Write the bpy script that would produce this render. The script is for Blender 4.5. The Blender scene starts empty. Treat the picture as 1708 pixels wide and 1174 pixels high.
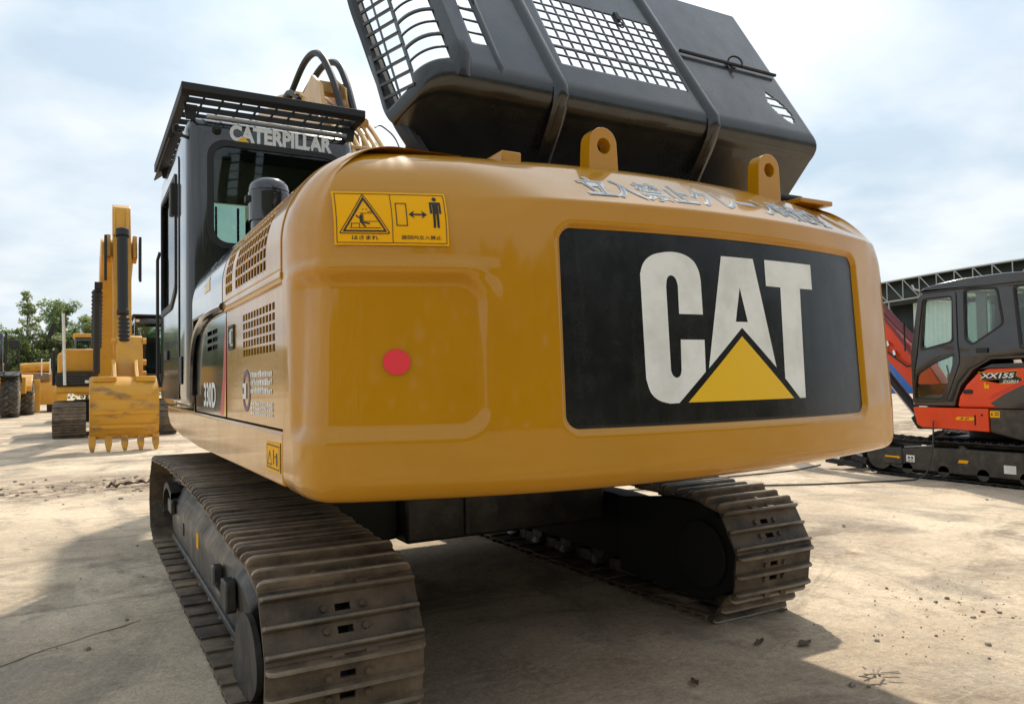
import bpy, bmesh, math, random
from mathutils import Vector, Matrix, geometry, noise
R = math.radians
rnd = random.Random(7)
scene = bpy.context.scene
col = scene.collection

# ------------------------------------------------------------ camera, sky, sun, exposure
cam_d = bpy.data.cameras.new('camera'); cam = bpy.data.objects.new('camera', cam_d); col.objects.link(cam)
yaw, pitch, roll = R(29.4), R(2.0), R(0.98)
F = Vector((math.sin(yaw)*math.cos(pitch), math.cos(yaw)*math.cos(pitch), math.sin(pitch)))
R0 = Vector((math.cos(yaw), -math.sin(yaw), 0)); U0 = R0.cross(F)
RR = R0*math.cos(roll) - U0*math.sin(roll); UU = R0*math.sin(roll) + U0*math.cos(roll)
M = Matrix((RR, UU, -F)).transposed().to_4x4(); M.translation = Vector((-2.06, -5.4, 1.42))
cam.matrix_world = M
cam_d.sensor_width = 36.0; cam_d.lens = 36*1275/1708
cam_d.clip_start = 0.05; cam_d.clip_end = 3000
scene.camera = cam

SUN = Vector((0.46, 0.76, 1.0)).normalized()
world = bpy.data.worlds.new('World'); scene.world = world; world.use_nodes = True
wn, wl = world.node_tree.nodes, world.node_tree.links
wn.clear()
def N(t, **k):
    n = wn.new(t)
    for a, b in k.items(): setattr(n, a, b)
    return n
wo = N('ShaderNodeOutputWorld'); bg = N('ShaderNodeBackground'); bg.inputs[1].default_value = 0.112
sky = N('ShaderNodeTexSky', sky_type='NISHITA'); sky.sun_disc = False
sky.sun_elevation = math.asin(SUN.z); sky.sun_rotation = math.atan2(SUN.x, SUN.y)
sky.air_density = 1.2; sky.dust_density = 2.5; sky.ozone_density = 1.0
tc = N('ShaderNodeTexCoord'); sx = N('ShaderNodeSeparateXYZ'); wl.new(tc.outputs['Generated'], sx.inputs[0])
def wmath(op, a, b=None, clamp=False):
    m = N('ShaderNodeMath', operation=op, use_clamp=clamp)
    for i, v in enumerate((a, b)):
        if v is None: continue
        if isinstance(v, (int, float)): m.inputs[i].default_value = v
        else: wl.new(v, m.inputs[i])
    return m.outputs[0]
zz = wmath('ADD', wmath('MAXIMUM', sx.outputs[2], 0.0), 0.22)
cx = N('ShaderNodeCombineXYZ')
wl.new(wmath('DIVIDE', sx.outputs[0], zz), cx.inputs[0]); wl.new(wmath('DIVIDE', sx.outputs[1], zz), cx.inputs[1])
n1 = N('ShaderNodeTexNoise'); n1.inputs['Scale'].default_value = 1.15; n1.inputs['Detail'].default_value = 7; n1.inputs['Roughness'].default_value = .52
n1.inputs['Distortion'].default_value = .25
wl.new(cx.outputs[0], n1.inputs['Vector'])
n2 = N('ShaderNodeTexNoise'); n2.inputs['Scale'].default_value = 2.3; n2.inputs['Detail'].default_value = 6
off = N('ShaderNodeVectorMath', operation='ADD'); off.inputs[1].default_value = (5.2, 1.7, 0.3); wl.new(cx.outputs[0], off.inputs[0]); wl.new(off.outputs[0], n2.inputs['Vector'])
r1 = N('ShaderNodeValToRGB'); r1.color_ramp.elements[0].position = .36; r1.color_ramp.elements[1].position = .60
r1.color_ramp.elements[0].color = (.72, .72, .72, 1)
wl.new(n1.outputs['Fac'], r1.inputs[0])
r2 = N('ShaderNodeValToRGB'); r2.color_ramp.elements[0].position = .34; r2.color_ramp.elements[1].position = .62
r2.color_ramp.elements[0].color = (4.6, 5.7, 6.7, 1); r2.color_ramp.elements[1].color = (7.2, 7.65, 8.0, 1)
wl.new(n2.outputs['Fac'], r2.inputs[0])
mx = N('ShaderNodeMix', data_type='RGBA'); wl.new(r1.outputs[0], mx.inputs[0]); wl.new(sky.outputs[0], mx.inputs[6]); wl.new(r2.outputs[0], mx.inputs[7])
# thin cloud is brighter towards the sun
dt = N('ShaderNodeVectorMath', operation='DOT_PRODUCT'); wl.new(tc.outputs['Generated'], dt.inputs[0]); dt.inputs[1].default_value = SUN
gl = wmath('ADD', wmath('MULTIPLY', wmath('POWER', wmath('MAXIMUM', dt.outputs['Value'], 0.), 10.), .6), 1.0)
sc_ = N('ShaderNodeVectorMath', operation='SCALE'); wl.new(mx.outputs[2], sc_.inputs[0]); wl.new(gl, sc_.inputs['Scale'])
wl.new(sc_.outputs[0], bg.inputs[0]); wl.new(bg.outputs[0], wo.inputs[0])

sd = bpy.data.lights.new('sun', 'SUN'); sd.energy = 3.7; sd.angle = R(1.6); sd.color = (1, .92, .79)
so = bpy.data.objects.new('sun', sd); col.objects.link(so); so.rotation_euler = (-SUN).to_track_quat('-Z', 'Y').to_euler()
so.location = (20, 20, 40)
vs = scene.view_settings; vs.view_transform = 'Standard'; vs.look = 'None'; vs.gamma = 1; vs.exposure = 0.2; vs.use_curve_mapping = False

# ------------------------------------------------------------ materials
MATS = {}
def mat(name, c, rough=.5, metal=0., coat=0., noise_amt=0., noise_scale=6., c2=None, bump=0., bump_scale=40., spec=.5, stretch=None, lo=.4, hi=.65, objrand=0.):
    m = bpy.data.materials.new(name); m.use_nodes = True; nt = m.node_tree; b = nt.nodes['Principled BSDF']
    b.inputs['Base Color'].default_value = (*c, 1); b.inputs['Roughness'].default_value = rough; b.inputs['Metallic'].default_value = metal
    b.inputs['Coat Weight'].default_value = coat; b.inputs['Coat Roughness'].default_value = .06; b.inputs['Specular IOR Level'].default_value = spec
    tcn = nt.nodes.new('ShaderNodeTexCoord'); vec = tcn.outputs['Object']
    if stretch:
        mp = nt.nodes.new('ShaderNodeMapping'); mp.inputs['Scale'].default_value = stretch; nt.links.new(vec, mp.inputs[0]); vec = mp.outputs[0]
    if c2:
        nz = nt.nodes.new('ShaderNodeTexNoise'); nz.inputs['Scale'].default_value = noise_scale; nz.inputs['Detail'].default_value = 8; nz.inputs['Roughness'].default_value = .62
        nt.links.new(vec, nz.inputs['Vector'])
        rp = nt.nodes.new('ShaderNodeValToRGB'); rp.color_ramp.elements[0].position = lo; rp.color_ramp.elements[1].position = hi
        rp.color_ramp.elements[0].color = (*c, 1); rp.color_ramp.elements[1].color = (*c2, 1)
        nt.links.new(nz.outputs['Fac'], rp.inputs[0]); out = rp.outputs[0]
        if objrand:
            oi = nt.nodes.new('ShaderNodeObjectInfo'); hs = nt.nodes.new('ShaderNodeHueSaturation')
            ad = nt.nodes.new('ShaderNodeMapRange'); ad.inputs[3].default_value = 1-objrand; ad.inputs[4].default_value = 1+objrand
            nt.links.new(oi.outputs['Random'], ad.inputs[0]); nt.links.new(ad.outputs[0], hs.inputs['Value']); nt.links.new(out, hs.inputs['Color']); out = hs.outputs[0]
            # shift the noise per object so that copies differ
            va = nt.nodes.new('ShaderNodeVectorMath'); va.operation = 'ADD'; cm = nt.nodes.new('ShaderNodeMath'); cm.operation = 'MULTIPLY'; cm.inputs[1].default_value = 37.
            nt.links.new(oi.outputs['Random'], cm.inputs[0]); nt.links.new(vec, va.inputs[0]); nt.links.new(cm.outputs[0], va.inputs[1]); nt.links.new(va.outputs[0], nz.inputs['Vector'])
        nt.links.new(out, b.inputs['Base Color'])
    if bump:
        nb = nt.nodes.new('ShaderNodeTexNoise'); nb.inputs['Scale'].default_value = bump_scale; nb.inputs['Detail'].default_value = 4
        nt.links.new(vec, nb.inputs['Vector'])
        bp = nt.nodes.new('ShaderNodeBump'); bp.inputs['Strength'].default_value = 1.0; bp.inputs['Distance'].default_value = bump
        nt.links.new(nb.outputs['Fac'], bp.inputs['Height']); nt.links.new(bp.outputs[0], b.inputs['Normal'])
    MATS[name] = m
    return m
Y1 = (.50, .222, .0)
mat('yellow_paint', Y1, .30, 0, .8, c2=(.465, .207, .0), noise_scale=2.2, bump=.0028, bump_scale=2.6, spec=.12)
mat('yellow_panel', Y1, .28, 0, .8, c2=(.50, .23, .0), noise_scale=3, bump=.0008, bump_scale=6, spec=.25)
mat('yellow_worn', (.64, .31, .02), .5, 0, .1, c2=(.22, .12, .05), noise_scale=3.2, bump=.006, bump_scale=9, lo=.50, hi=.68, stretch=(.6, 1, 1.6))
mat('yellow_bg', (.66, .33, .02), .42, 0, .2, c2=(.56, .27, .03), noise_scale=2.5)
mat('boom_paint', (.62, .36, .10), .4, 0, .3, c2=(.55, .33, .12), noise_scale=5)
mat('black_paint', (.012, .012, .013), .14, 0, .9, c2=(.018, .017, .017), noise_scale=3, bump=.0006, bump_scale=8)
mat('hood_black', (.010, .010, .0098), .27, 0, .5, c2=(.020, .019, .018), noise_scale=3, bump=.003, bump_scale=3.5, hi=.7)
mat('black_matte', (.014, .014, .014), .6)
mat('dark_inside', (.006, .006, .006), .8)  # near-black for hollows: puts interior shade into the colour
mat('panel_black', (.0045, .0045, .005), .22, 0, .12, spec=.3, c2=(.009, .009, .0095), noise_scale=3, bump=.0008, bump_scale=3, stretch=(4, 4, .5))
mat('frame_dark', (.020, .019, .018), .45, 0, .1, c2=(.045, .038, .030), noise_scale=5, bump=.002, bump_scale=18)
mat('rubber', (.014, .014, .014), .55)
mat('tyre', (.060, .054, .046), .85, c2=(.15, .13, .10), noise_scale=4)
mat('shoe_steel', (.030, .022, .015), .65, .0, 0, c2=(.20, .140, .085), noise_scale=5, bump=.005, bump_scale=28, objrand=.35, lo=.34, hi=.66)
mat('shoe_edge', (.17, .14, .105), .45, .2, 0, c2=(.31, .24, .165), noise_scale=9, bump=.002, bump_scale=30, objrand=.3)
mat('white_decal', (.82, .82, .78), .6, 0, 0, c2=(.68, .68, .63), noise_scale=8)
mat('grey_decal', (.36, .37, .41), .65, c2=(.42, .43, .46), noise_scale=20)
mat('sticker_yellow', (.88, .43, .0), .6, 0, 0, spec=.2)
mat('logo_yellow', (.83, .49, .004), .4, 0, .2)
mat('print_black', (.012, .010, .010), .5)
mat('red_decal', (.62, .03, .02), .35, 0, .3)
mat('dot_red', (.80, .03, .045), .45)
mat('purple_decal', (.12, .06, .14), .4)
mat('steel', (.45, .45, .44), .35, .8)
mat('chrome', (.7, .7, .7), .15, 1)
mat('seat', (.02, .02, .022), .8)
mat('red_paint', (.80, .065, .008), .36, 0, .3, c2=(.74, .058, .008), noise_scale=4, spec=.3)
mat('maroon_hose', (.20, .03, .035), .45)
mat('sheet_pale', (.62, .72, .66), .6, c2=(.54, .65, .60), noise_scale=1.5)
mat('blue_paint', (.03, .13, .42), .5, c2=(.04, .16, .46), noise_scale=1)
mat('shed_cloth', (.030, .040, .036), .9, c2=(.045, .055, .05), noise_scale=.6)
mat('shed_steel', (.34, .37, .36), .6)
mat('bark', (.11, .085, .06), .9, c2=(.17, .14, .10), noise_scale=5, bump=.01, bump_scale=10)
def leaf_mat(name, a, b):
    m = mat(name, a, .55, c2=b, noise_scale=.9); nt = m.node_tree; bs = nt.nodes['Principled BSDF']; out = nt.nodes['Material Output']
    tr = nt.nodes.new('ShaderNodeBsdfTranslucent'); mx_ = nt.nodes.new('ShaderNodeMixShader'); mx_.inputs[0].default_value = .55
    hv = nt.nodes.new('ShaderNodeHueSaturation'); hv.inputs['Value'].default_value = 2.6; hv.inputs['Saturation'].default_value = 1.1; nt.links.new(bs.inputs['Base Color'].links[0].from_socket, hv.inputs['Color']); nt.links.new(hv.outputs[0], tr.inputs[0]); nt.links.new(bs.outputs[0], mx_.inputs[1]); nt.links.new(tr.outputs[0], mx_.inputs[2]); nt.links.new(mx_.outputs[0], out.inputs[0])
    return m
leaf_mat('leaf_a', (.10, .135, .06), (.15, .18, .09)); leaf_mat('leaf_b', (.12, .15, .06), (.17, .19, .10)); leaf_mat('leaf_c', (.085, .115, .065), (.13, .155, .095))
mat('stone', (.20, .165, .13), .9, c2=(.36, .30, .23), noise_scale=20)
mat('dry_leaf', (.09, .06, .04), .8, c2=(.15, .10, .06), noise_scale=10)
mat('cable', (.05, .048, .042), .6)
mat('lamp_lens', (.75, .75, .7), .15, 0, .3)

def weather(name, dust, amount, streak=.5):
    """thin dust, run marks and scuffs over a paint"""
    m = MATS[name]; nt = m.node_tree; b = nt.nodes['Principled BSDF']; L = nt.links
    t = nt.nodes.new('ShaderNodeTexCoord'); src = b.inputs['Base Color'].links[0].from_socket if b.inputs['Base Color'].links else None
    def nz(scale, stretch, lo, hi):
        mp = nt.nodes.new('ShaderNodeMapping'); mp.inputs['Scale'].default_value = stretch; L.new(t.outputs['Object'], mp.inputs[0])
        n = nt.nodes.new('ShaderNodeTexNoise'); n.inputs['Scale'].default_value = scale; n.inputs['Detail'].default_value = 10; n.inputs['Roughness'].default_value = .72; L.new(mp.outputs[0], n.inputs['Vector'])
        r = nt.nodes.new('ShaderNodeMapRange'); r.inputs[1].default_value = lo; r.inputs[2].default_value = hi; L.new(n.outputs['Fac'], r.inputs[0]); return r.outputs[0]
    def mul(a, k):
        q = nt.nodes.new('ShaderNodeMath'); q.operation = 'MULTIPLY'; L.new(a, q.inputs[0]); q.inputs[1].default_value = k; return q.outputs[0]
    def mxn(f, a, c):
        x = nt.nodes.new('ShaderNodeMix'); x.data_type = 'RGBA'; L.new(f, x.inputs[0]); L.new(a, x.inputs[6]); x.inputs[7].default_value = (*c, 1); return x.outputs[2]
    c = mxn(mul(nz(7, (1,1,1), .48, .72), amount), src, dust)
    c = mxn(mul(nz(14, (1,1,.07), .56, .74), amount*streak), c, tuple(v*.55 for v in dust))
    c = mxn(mul(nz(120, (1,1,1), .70, .76), min(1, amount*2.5)), c, tuple(v*.35 for v in dust))
    L.new(c, b.inputs['Base Color'])
    rr_ = nt.nodes.new('ShaderNodeMapRange'); r0 = b.inputs['Roughness'].default_value; rr_.inputs[3].default_value = r0*.8; rr_.inputs[4].default_value = min(1, r0*1.7); L.new(nz(4, (1,1,.6), .35, .7), rr_.inputs[0]); L.new(rr_.outputs[0], b.inputs['Roughness'])
weather('yellow_paint', (.50, .30, .08), .05, .3); weather('yellow_panel', (.50, .38, .24), .12); weather('black_paint', (.16, .14, .11), .10); weather('hood_black', (.20, .18, .15), .07)
weather('panel_black', (.14, .13, .11), .10, 1.5); weather('red_paint', (.45, .25, .16), .14); weather('frame_dark', (.20, .16, .11), .35); weather('yellow_bg', (.45, .30, .14), .25); weather('white_decal', (.50, .48, .42), .05); weather('boom_paint', (.35, .26, .15), .3)

def glass_mat(name, tint, ior=1.5):
    m = bpy.data.materials.new(name); m.use_nodes = True; nt = m.node_tree; nt.nodes.clear()
    o = nt.nodes.new('ShaderNodeOutputMaterial'); mix = nt.nodes.new('ShaderNodeMixShader'); fr = nt.nodes.new('ShaderNodeFresnel'); fr.inputs[0].default_value = ior
    t = nt.nodes.new('ShaderNodeBsdfTransparent'); t.inputs[0].default_value = (*tint, 1)
    g = nt.nodes.new('ShaderNodeBsdfGlossy'); g.inputs['Roughness'].default_value = .03
    nt.links.new(fr.outputs[0], mix.inputs[0]); nt.links.new(t.outputs[0], mix.inputs[1]); nt.links.new(g.outputs[0], mix.inputs[2]); nt.links.new(mix.outputs[0], o.inputs[0])
    MATS[name] = m
glass_mat('sky_glass', (.86, .93, .89), 1.6); glass_mat('glass', (.62, .72, .68)); glass_mat('glass_green', (.78, .88, .84))

# ------------------------------------------------------------ mesh helpers
class MB:
    def __init__(s): s.v = []; s.f = []; s.m = []
    def add(s, vs, fs, m=0):
        o = len(s.v); s.v += [tuple(p) for p in vs]
        for f in fs: s.f.append([i+o for i in f]); s.m.append(m)
        return s
    def box(s, x0, x1, y0, y1, z0, z1, m=0):
        return s.add([(x0,y0,z0),(x1,y0,z0),(x1,y1,z0),(x0,y1,z0),(x0,y0,z1),(x1,y0,z1),(x1,y1,z1),(x0,y1,z1)],
                     [(3,2,1,0),(4,5,6,7),(0,1,5,4),(1,2,6,5),(2,3,7,6),(3,0,4,7)], m)
    def bar(s, a, b, w, h, up=(0,0,1), m=0):          # rectangular bar from a to b
        a, b = Vector(a), Vector(b); d = (b-a).normalized(); up = Vector(up)
        if abs(d.dot(up)) > .99: up = Vector((0,1,0))
        x = d.cross(up).normalized(); u = x.cross(d); x *= w/2; u *= h/2
        return s.add([a-x-u, a+x-u, a+x+u, a-x+u, b-x-u, b+x-u, b+x+u, b-x+u], [(0,1,2,3),(7,6,5,4),(4,5,1,0),(5,6,2,1),(6,7,3,2),(7,4,0,3)], m)
    def prism(s, poly, a, b, axis='x', holes=(), m=0):  # axis x: poly=(y,z); y: (x,z); z: (x,y)
        loops = [list(poly)] + [list(h) for h in holes]
        tris = geometry.tessellate_polygon([[Vector((p[0], p[1], 0)) for p in l] for l in loops])
        flat = [p for l in loops for p in l]; n = len(flat)
        def P(p, t): return (t,p[0],p[1]) if axis == 'x' else (p[0],t,p[1]) if axis == 'y' else (p[0],p[1],t)
        vs = [P(p, a) for p in flat] + [P(p, b) for p in flat]
        fs = [tuple(t) for t in tris] + [tuple(i+n for i in reversed(t)) for t in tris]
        o = 0
        for l in loops:
            k = len(l)
            for i in range(k): j = (i+1) % k; fs.append((o+i, o+j, o+j+n, o+i+n))
            o += k
        return s.add(vs, fs, m)
    def tube(s, pts, r, n=8, closed=False, m=0):
        pts = [Vector(p) for p in pts]; k = len(pts); rs = r if isinstance(r, (list, tuple)) else [r]*k
        vs = []; ref = None
        for i in range(k):
            if closed: d = pts[(i+1) % k]-pts[i-1]
            else: d = pts[min(i+1,k-1)]-pts[max(i-1,0)]
            d.normalize()
            if ref is None:
                ref = Vector((0,0,1)) if abs(d.z) < .9 else Vector((1,0,0))
            x = d.cross(ref).normalized(); y = x.cross(d).normalized(); ref = y
            for j in range(n):
                t = 2*math.pi*j/n; vs.append(pts[i]+x*(math.cos(t)*rs[i])+y*(math.sin(t)*rs[i]))
        fs = []
        for i in range(k if closed else k-1):
            for j in range(n):
                a = i*n; b = ((i+1) % k)*n; fs.append((a+j, a+(j+1) % n, b+(j+1) % n, b+j))
        if not closed: fs += [tuple(reversed(range(n))), tuple((k-1)*n+j for j in range(n))]
        return s.add(vs, fs, m)
    def cyl(s, a, b, r, n=16, r2=None, m=0): return s.tube([a, b], [r, r if r2 is None else r2], n, m=m)
    def grid(s, rows, keep=None, m=0):
        w = len(rows[0]); vs = [p for r in rows for p in r]; fs = []
        for i in range(len(rows)-1):
            for j in range(w-1):
                if keep is None or keep(i, j): fs.append((i*w+j, i*w+j+1, (i+1)*w+j+1, (i+1)*w+j))
        return s.add(vs, fs, m)
    def mesh(s, name, mats, angle=35, recalc=True, smooth=True):
        me = bpy.data.meshes.new(name); me.from_pydata(s.v, [], s.f)
        for x in (mats if isinstance(mats, (list, tuple)) else [mats]): me.materials.append(MATS[x] if isinstance(x, str) else x)
        if any(s.m): me.polygons.foreach_set('material_index', s.m)
        if recalc:
            bm = bmesh.new(); bm.from_mesh(me); bmesh.ops.recalc_face_normals(bm, faces=bm.faces); bm.to_mesh(me); bm.free()
        if smooth:
            me.polygons.foreach_set('use_smooth', [True]*len(me.polygons)); me.set_sharp_from_angle(angle=R(angle))
        me.update(); return me

def world_loc(o):
    l = Vector(o.location)
    while o.parent: o = o.parent; l += Vector(o.location)
    return l
def link(name, me, parent=None, bevel=0, seg=2, solid=0, label=None):
    o = bpy.data.objects.new(name, me); col.objects.link(o)
    if parent:
        o.parent = parent; o.location = -world_loc(parent)
    if solid:
        md = o.modifiers.new('s', 'SOLIDIFY'); md.thickness = solid; md.offset = 0
    if bevel:
        md = o.modifiers.new('b', 'BEVEL'); md.width = bevel; md.segments = seg; md.limit_method = 'ANGLE'; md.angle_limit = R(40); md.use_clamp_overlap = True
    if label: o['label'] = label
    return o
def part(name, mb, mats, parent=None, bevel=0, seg=2, angle=35, solid=0, label=None, recalc=True):
    return link(name, mb.mesh(name, mats, angle, recalc), parent, bevel, seg, solid, label)
def empty(name, loc=(0,0,0)):
    o = bpy.data.objects.new(name, None); col.objects.link(o); o.location = loc; o.empty_display_size = .3; return o
def tag(o, label, cat, group=None):
    o['label'] = label; o['category'] = cat
    if group: o['group'] = group
    return o
def structure(o): o['kind'] = 'structure'; return o
def rrect(x0, x1, y0, y1, r, n=5):
    out = []
    for cx_, cy_, a in ((x1-r,y1-r,0),(x0+r,y1-r,90),(x0+r,y0+r,180),(x1-r,y0+r,270)):
        for i in range(n+1):
            t = R(a+90*i/n); out.append((cx_+r*math.cos(t), cy_+r*math.sin(t)))
    return out
def circ(cx_, cy_, r, n=20): return [(cx_+r*math.cos(2*math.pi*i/n), cy_+r*math.sin(2*math.pi*i/n)) for i in range(n)]
def rpoly(pts, r, n=4):                                 # polygon with rounded corners
    out = []; k = len(pts)
    for i in range(k):
        p = Vector(pts[i]); a = (Vector(pts[i-1])-p); b = (Vector(pts[(i+1) % k])-p)
        rr = min(r, a.length*.45, b.length*.45); a.normalize(); b.normalize()
        p0 = p+a*rr; p1 = p+b*rr
        for j in range(n+1):
            t = j/n; q = p0*(1-t)**2+p*2*t*(1-t)+p1*t*t; out.append((q.x, q.y))
    return out
def catmull(pts, n=10, closed=False):
    P = [Vector(p) for p in pts]; k = len(P); out = []
    for i in range(k if closed else k-1):
        if closed: a, b, c, d = P[i-1], P[i], P[(i+1) % k], P[(i+2) % k]
        else: a, b, c, d = P[max(i-1,0)], P[i], P[i+1], P[min(i+2,k-1)]
        for j in range(n):
            t = j/n; out.append(.5*((2*b)+(c-a)*t+(2*a-5*b+4*c-d)*t*t+(3*b-a-3*c+d)*t**3))
    if not closed: out.append(P[-1])
    return out
def sm(a, b, t):
    t = (t-a)/(b-a); t = 0. if t < 0 else 1. if t > 1 else t
    return t*t*(3-2*t)
def evaluated_mesh(o, name):
    dg = bpy.context.evaluated_depsgraph_get(); dg.update()
    me = bpy.data.meshes.new_from_object(o.evaluated_get(dg)); me.name = name; return me
def text_mb(body, h, bold=0., width=None, shear=0.):
    """lettering as flat triangles: x from 0, y from 0, cap height about h"""
    c = bpy.data.curves.new('lettering', 'FONT'); c.body = body; c.size = 1; c.offset = bold; c.resolution_u = 3; c.shear = shear
    o = bpy.data.objects.new('lettering', c); col.objects.link(o); me = evaluated_mesh(o, 'lettering')
    vs = [v.co.copy() for v in me.vertices]; fs = [tuple(p.vertices) for p in me.polygons]
    bpy.data.objects.remove(o); bpy.data.curves.remove(c); bpy.data.meshes.remove(me)
    x0 = min(v.x for v in vs); x1 = max(v.x for v in vs); y0 = min(v.y for v in vs); y1 = max(v.y for v in vs)
    w = (x1-x0)*h/(y1-y0) if width is None else width
    mb = MB(); mb.add([((v.x-x0)/(x1-x0)*w, (v.y-y0)/(y1-y0)*h, 0) for v in vs], fs); return mb, w
def poly_mb(polys, m=0):
    """flat triangles from a list of (outline, holes)"""
    mb = MB()
    for outl, holes in polys:
        loops = [list(outl)]+[list(h) for h in holes]
        t = geometry.tessellate_polygon([[Vector((p[0], p[1], 0)) for p in l] for l in loops])
        mb.add([(p[0], p[1], 0) for l in loops for p in l], [tuple(i) for i in t], m)
    return mb
def mapped(mb, fn, name, mats, parent, maxlen=.06, label=None):
    """lay flat lettering or print on a surface: fn(x, y) -> point"""
    me = bpy.data.meshes.new(name); me.from_pydata(mb.v, [], mb.f)
    for x in (mats if isinstance(mats, (list, tuple)) else [mats]): me.materials.append(MATS[x])
    if any(mb.m): me.polygons.foreach_set('material_index', mb.m)
    bm = bmesh.new(); bm.from_mesh(me); bmesh.ops.remove_doubles(bm, verts=bm.verts, dist=1e-6); bmesh.ops.triangulate(bm, faces=bm.faces)
    for _ in range(5):
        es = [e for e in bm.edges if e.calc_length() > maxlen]
        if not es: break
        bmesh.ops.subdivide_edges(bm, edges=es, cuts=1, use_grid_fill=False); bmesh.ops.triangulate(bm, faces=bm.faces)
    for v in bm.verts: v.co = fn(v.co.x, v.co.y)
    bm.to_mesh(me); bm.free()
    me.polygons.foreach_set('use_smooth', [True]*len(me.polygons))
    return link(name, me, parent, label=label)
# ------------------------------------------------------------ counterweight surface
CW_PLAN = [(-1.43,-2.60),(-1.43,-2.68),(-1.43,-2.77),(-1.42,-2.85),(-1.385,-2.92)]
CW_PLAN += [(x/10, -3.255+(x/10-.15)**2/7.4) for x in (-13,-12,-10,-8,-6,-4,-2,0,2,4,6,8,10,12,13,14)]
CW_PLAN += [(1.48,-2.985),(1.545,-2.915),(1.578,-2.83),(1.588,-2.73),(1.588,-2.60)]
def cw_rear_y(x): return -3.255+(x-.15)**2/7.4
def cw_ss(a, b, t):
    t = (t-a)/(b-a); t = 0. if t < 0 else 1. if t > 1 else t
    return t*t*(3-2*t)
CW_Z0 = 1.045; CW_Z1 = 2.28
CW_PAN = (-.588, 1.068, 1.240, 1.955)      # recess for the black plate: x0, x1, z0, z1
def cw_inset(x, z, yp=-3.1):
    """how far the surface lies inside the plan outline"""
    ins = 0.
    side = -2.9 < yp
    rb = .07
    if z < CW_Z0+rb:
        q = rb-(z-CW_Z0); ins += rb-(max(rb*rb-q*q, 0.))**.5
    ins += .055*max(0., z-1.25)*(1-cw_ss(-2.88, -2.66, yp))
    # left recess panel with its belt below and ledge above
    if x < -.5:
        wx = (1-cw_ss(-.965, -.845, x))*(1-cw_ss(-2.80, -2.70, yp))
        qa = x+.868+.09; qb = abs(z-1.505)-.262+.09
        dd = (max(qa, 0.)**2+max(qb, 0.)**2)**.5+min(max(qa, qb), 0.)-.09
        ins += .021*(1-cw_ss(-.032, .026, dd))*(1-cw_ss(-2.80, -2.70, yp))
        ins -= .007*(1-cw_ss(.012, .05, abs(dd-.022)))*(1-cw_ss(-2.80, -2.70, yp))*cw_ss(1.5, 1.7, z)
        ins -= .006*(1-cw_ss(-.90, -.80, x))*(1-cw_ss(-2.72, -2.64, yp))*cw_ss(1.765, 1.80, z)*(1-cw_ss(1.80, 1.835, z))
    if x > 1.2:
        wx = cw_ss(1.46, 1.53, x)
        ins += .042*wx*cw_ss(1.225, 1.255, z)*(1-cw_ss(1.80, 1.85, z))
    # plate recess
    x0, x1, z0, z1 = CW_PAN; r = .05
    qx = abs(x-(x0+x1)/2)-(x1-x0)/2+r; qz = abs(z-(z0+z1)/2)-(z1-z0)/2+r
    d = (max(qx, 0.)**2+max(qz, 0.)**2)**.5+min(max(qx, qz), 0.)-r
    ins += .022*(1-cw_ss(-.004, .024, d))
    # top: round on the left, planed bevel over the plate
    r = .36; zl = 1.92
    if z > zl:
        q = min(z-zl, r); left = r-(max(r*r-q*q, 0.))**.5
        zc = 2.048; right = 0.
        if z > zc:
            t = z-zc; right = 1.32*(t-.006) if t > .012 else 1.32*t*t/.024
            if z > 2.24: right += ((z-2.24)**2)*14
        w = cw_ss(-.98, -.52, x)*(1-cw_ss(1.22, 1.5, x))
        ins += left*(1-w)+right*w
    return ins
def cw_point(x, z, out=.004):
    return (x, cw_rear_y(x)+cw_inset(x, z)-out, z)
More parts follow.
